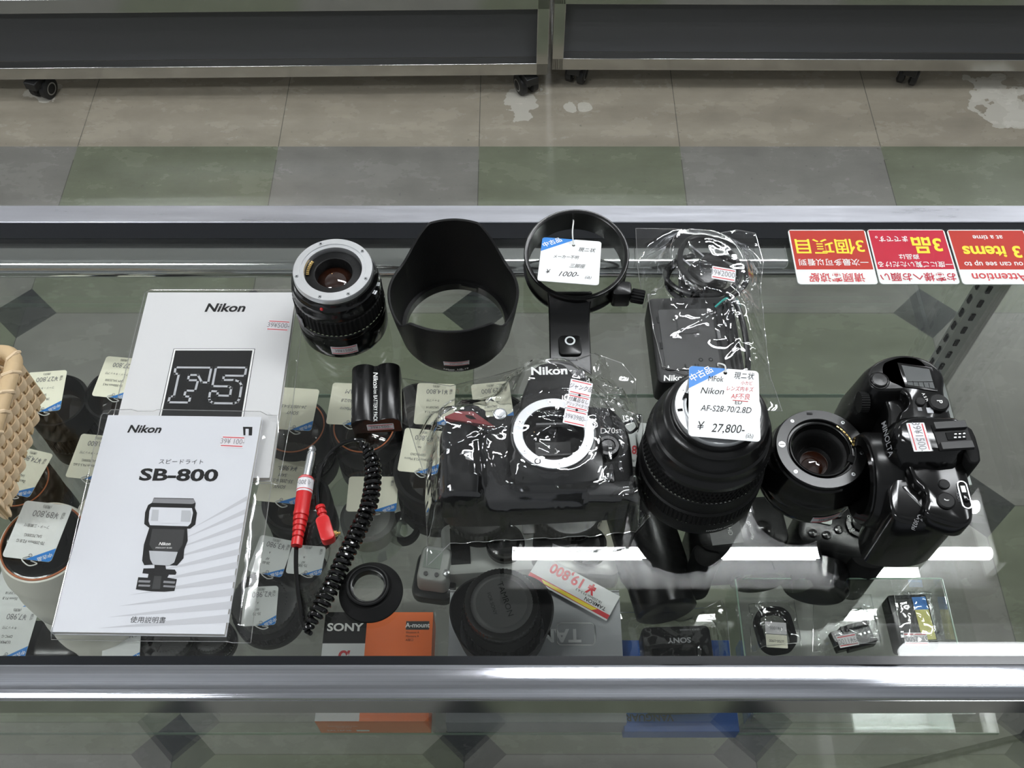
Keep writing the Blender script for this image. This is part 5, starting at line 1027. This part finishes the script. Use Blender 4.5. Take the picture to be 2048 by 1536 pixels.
# ================================================================ CLEAR BAGS AND SLEEVES
def gather(roots):
    vs = []; fs = []
    bpy.context.view_layer.update()
    def walk(o):
        if o.type == 'MESH':
            k = len(vs); vs.extend([o.matrix_world @ v.co for v in o.data.vertices]); fs.extend([tuple(i+k for i in p.vertices) for p in o.data.polygons])
        for c in o.children: walk(c)
    for r in roots: walk(r)
    return BVHTree.FromPolygons(vs, fs)
def inside(p, poly):
    c = False; n = len(poly)
    for i in range(n):
        (x1, y1), (x2, y2) = poly[i-1], poly[i]
        if (y1 > p[1]) != (y2 > p[1]) and p[0] < (x2-x1)*(p[1]-y1)/(y2-y1)+x1: c = not c
    return c
def drape(name, label, roots, outline, zbase, m='film', step=.0022, seed=1, gap=.0012, relax=90, creases=26, camp=.0035, edge=.004, crumple=.0020, fs_=60.0, cat='bag', smooth=True, parent=None, zlift=None, seam=True, dil=2, waves=10, wamp=.004):
    """clear sheet pulled over the things in it: a height field held up by them, with folds and crumples, sealed to a flat back sheet"""
    rnd = random.Random(seed); bv = gather(roots)
    xs = [p[0] for p in outline]; ys = [p[1] for p in outline]; x0, y0 = min(xs), min(ys)
    nx = int((max(xs)-x0)/step)+2; ny = int((max(ys)-y0)/step)+2
    base = np.full((ny, nx), zbase+.0006); mask = np.zeros((ny, nx), bool)
    for j in range(ny):
        for i in range(nx):
            x, y = x0+i*step, y0+j*step; mask[j, i] = inside((x, y), outline)
            if mask[j, i]:
                h = bv.ray_cast(Vector((x, y, zbase+.4)), Vector((0, 0, -1)))
                if h[0] is not None and h[0].z > zbase: base[j, i] = h[0].z+gap
    b1 = base.copy()
    for k in range(dil):
        q = b1.copy(); q[1:-1, 1:-1] = np.max([b1[1+dj:ny-1+dj, 1+di:nx-1+di] for dj in (-1, 0, 1) for di in (-1, 0, 1)], axis=0); b1 = q
    base = b1; H = base.copy()
    # distance to the edge
    D = np.where(mask, 1e3, 0.0)
    for k in range(30):
        P = np.pad(D, 1); D = np.where(mask, np.minimum(D, np.min([P[1+dj:ny+1+dj, 1+di:nx+1+di] for dj, di in ((0, 1), (0, -1), (1, 0), (-1, 0))], axis=0)+1), 0)
    for k in range(relax):
        P = np.pad(H, 1, mode='edge'); A = (P[:-2, 1:-1]+P[2:, 1:-1]+P[1:-1, :-2]+P[1:-1, 2:])/4
        lim = zbase+.0008+edge*np.minimum(D/6.0, 1.0)
        H = np.where(mask, np.maximum(base, A-.000012), zbase+.0006); H = np.where(D < 2, np.minimum(np.maximum(H, base), np.maximum(lim, base)), H)
    slack = np.clip((H-base)/.006, 0.25, 1.0)
    Xg, Yg = np.meshgrid(x0+np.arange(nx)*step, y0+np.arange(ny)*step)
    cz = np.zeros_like(H); L = max(xs)-x0
    for k in range(creases):
        cx, cy = rnd.uniform(x0, max(xs)), rnd.uniform(y0, max(ys)); a = rnd.uniform(0, PI); ln = rnd.uniform(.15, .5)*L; wd = rnd.uniform(.0018, .0075)
        u = (Xg-cx)*math.cos(a)+(Yg-cy)*math.sin(a); v = -(Xg-cx)*math.sin(a)+(Yg-cy)*math.cos(a)+u*u*rnd.uniform(-3, 3)
        cz += rnd.uniform(.3, 1)*camp*np.clip(1-np.abs(v)/wd, 0, 1)*np.clip(1-np.abs(u)/ln, 0, 1)
    for k in range(waves):
        cx, cy = rnd.uniform(x0, max(xs)), rnd.uniform(y0, max(ys)); a = rnd.uniform(0, PI); ln = rnd.uniform(.3, .7)*L; wd = rnd.uniform(.008, .022)
        u = (Xg-cx)*math.cos(a)+(Yg-cy)*math.sin(a); v = -(Xg-cx)*math.sin(a)+(Yg-cy)*math.cos(a)+u*u*rnd.uniform(-4, 4)
        cz += rnd.uniform(.3, 1)*wamp*(.5+.5*np.cos(PI*np.clip(v/wd, -1, 1)))*(.5+.5*np.cos(PI*np.clip(u/ln, -1, 1)))
    cr = np.array([[abs(mnoise.noise(Vector((x*fs_, y*fs_, seed*3.7))))+.5*abs(mnoise.noise(Vector((x*fs_*2.3, y*fs_*2.3, seed*1.7)))) for x in Xg[0]] for y in Yg[:, 0]])
    H = H+(cz+crumple*cr)*slack*np.clip(D/3, .0, 1)
    idx = -np.ones((ny, nx), int); vs = []; fsq = []
    for j in range(ny):
        for i in range(nx):
            if mask[j, i]: idx[j, i] = len(vs); vs.append((Xg[j, i], Yg[j, i], H[j, i]))
    for j in range(ny-1):
        for i in range(nx-1):
            q = [idx[j, i], idx[j, i+1], idx[j+1, i+1], idx[j+1, i]]
            if min(q) >= 0: fsq.append(tuple(int(t) for t in q))
            else:
                q = [int(t) for t in q if t >= 0]
                if len(q) == 3: fsq.append(tuple(q))
    # snap the ragged border to the outline
    cnt = {}
    for f in fsq:
        for a, b in zip(f, f[1:]+f[:1]): e = (min(a, b), max(a, b)); cnt[e] = cnt.get(e, 0)+1
    for v in {v for e, c in cnt.items() if c == 1 for v in e}:
        p = Vector(vs[v][:2]); best = None
        for i in range(len(outline)):
            a, b = Vector(outline[i-1]), Vector(outline[i]); d = b-a; t = max(0, min(1, (p-a).dot(d)/d.length_squared)); q = a+d*t
            if best is None or (q-p).length < best[0]: best = ((q-p).length, q)
        vs[v] = (best[1].x, best[1].y, vs[v][2])
    mb = MB(); mb.add(vs, fsq, m)
    o = mb.build(name, parent, sharp=180)
    if not parent: tag(o, label, cat)
    if seam:
        for a, b in ([(outline, 1)] if seam else []):
            pts = []
            for i in range(len(a)):
                p, q = Vector(a[i-1]), Vector(a[i]); k = max(int((q-p).length/.004), 1)
                for t in range(k):
                    r_ = p.lerp(q, t/k); ii, jj = min(max(int(round((r_.x-x0)/step)), 0), nx-1), min(max(int(round((r_.y-y0)/step)), 0), ny-1)
                    zz = max(float(np.median(H[max(jj-1, 0):jj+2, max(ii-1, 0):ii+2])), zbase+.0008); pts.append((r_.x, r_.y, zz))
            MB().tube(pts, .00035, 'film_edge', 5, close=True).build('sealed_edge', o)
    return o
def W2(L, z): return [(at(x, y, z).x, at(x, y, z).y) for x, y in L]
COLLAR = bpy.data.objects['tripod_collar']
bag = drape('clear_bag', 'clear crinkled plastic bag wrapped round the digital SLR body, with stacked price stickers', [CAM, COLLAR], W2([(803, 752), (900, 768), (985, 748), (1075, 722), (1150, 722), (1200, 706), (1245, 722), (1272, 755), (1276, 860), (1284, 960), (1300, 1000), (1300, 1030), (1272, 1060), (1180, 1070), (1000, 1078), (900, 1085), (852, 1130), (855, 1080), (850, 1000), (852, 960), (835, 905), (812, 830)], G+.004), G, seed=4, camp=.0060, relax=420, edge=.008, crumple=.0010, step=.0014, creases=34, dil=3, waves=16, wamp=.007)
st = MB(frame4(at(1142, 757, G+.0700), at(1184, 767, G+.0675), at(1152, 848, G+.0690))[0]); M, w, h = frame4(at(1142, 757, G+.0700), at(1186, 767, G+.0680), at(1152, 849, G+.0690))
st = MB(M)
for i, (tx, sz, ink) in enumerate((('ジャンク品', .0050, 'ink'), ('付属品なし', .0042, 'ink'), ('39¥3980-', .0056, 'grey_print'))):
    y = h/2-h/6-i*h/3; k = i*.0011
    st.prism(rrect(w, h/3-.0004, .0006, 2), 0, .0003, 'sticker_white', T(k*0, y, 0))
    for q_ in (-1, 1): st.box((0, y+q_*h*.125, .00035), (w*.86, .0007, .0001), 'red_print')
    st.text(tx, sz, ink, T(0, y+(.0018 if i == 1 else 0), .0003), sx=.72, shear=.2 if i < 2 else 0)
    if i == 1: st.text('グリップベタつき', .0036, 'ink', T(0, y-.0026, .0003), sx=.62, shear=.2)
    st.lathe([(0, .0005), (.0010, .0005)], 'inside_black', 12, T(0, y-h/6, 0)) if i < 2 else None
st.build('price_sticker', bag)
bag2 = drape('clear_bag', 'clear crinkled plastic bag round the grey battery charger and its lead, with a price sticker', [CHG], W2([(1272, 452), (1350, 453), (1440, 462), (1475, 455), (1512, 462), (1528, 520), (1522, 570), (1530, 650), (1540, 745), (1560, 800), (1566, 818), (1490, 815), (1400, 790), (1318, 766), (1300, 690), (1284, 590), (1275, 520)], G+.004), G, seed=9, camp=.0055, relax=380, edge=.008, crumple=.0012, step=.0014, creases=34, dil=3, waves=14, wamp=.006)
M, w, h = frame4(at(1424, 533, G+.051), at(1471, 541, G+.049), at(1424, 558, G+.049))
s = MB(M @ T(0, 0, .001)); price_text(s, 0, 0, '39¥2000-', w, h); s.build('price_sticker', bag2)
bk = [o for o in COL.objects if o.name.startswith('manual_booklet')]
bk.sort(key=lambda o: o.location.z)
sl1 = drape('plastic_sleeve', 'clear plastic sleeve round the grey booklet', [bk[0]], W2([(292, 581), (606, 581), (604, 640), (582, 830), (556, 968), (500, 968), (210, 900), (232, 830), (262, 700)], G+.003), G, 'sleeve', .003, 2, .0005, 40, 8, .0010, .002, .0006, 30, 'sleeve', waves=3, wamp=.0012)
sl2 = drape('plastic_sleeve', 'clear plastic sleeve round the white speedlight booklet', [bk[1]], W2([(208, 830), (300, 829), (556, 834), (558, 870), (540, 1000), (520, 1150), (503, 1288), (300, 1287), (108, 1284), (150, 1110), (190, 930)], G+.006), G+.0076, 'sleeve', .003, 3, .0005, 40, 8, .0012, .002, .0007, 30, 'sleeve', waves=3, wamp=.0015)
drape('clear_bag', 'clear bag round the black charger at the near edge of the shelf', [CH2], W2([(1242, 1205), (1300, 1205), (1420, 1196), (1450, 1180), (1462, 1200), (1472, 1318), (1400, 1345), (1260, 1345), (1243, 1300)], SH+.045), SH+.0205, seed=12, relax=200, camp=.0050, step=.0014)
drape('clear_bag', 'small clear bag round the rounded eyepiece cup in the acrylic box', [IT1], W2([(1500, 1205), (1590, 1195), (1605, 1290), (1505, 1300)], zb+.006), zb, seed=21, relax=200, camp=.0050, step=.0014, creases=16)
drape('clear_bag', 'small clear bag round the hot shoe adapter in the acrylic box', [IT2], W2([(1630, 1190), (1745, 1185), (1765, 1292), (1628, 1300)], zb+.006), zb, seed=22, relax=200, camp=.0050, step=.0014, creases=20)
drape('clear_bag', 'small clear bag round the labelled battery in the acrylic box', [IT3], W2([(1778, 1192), (1862, 1190), (1872, 1290), (1795, 1298)], zb+.006), zb, seed=23, relax=200, camp=.0050, step=.0014, creases=16)
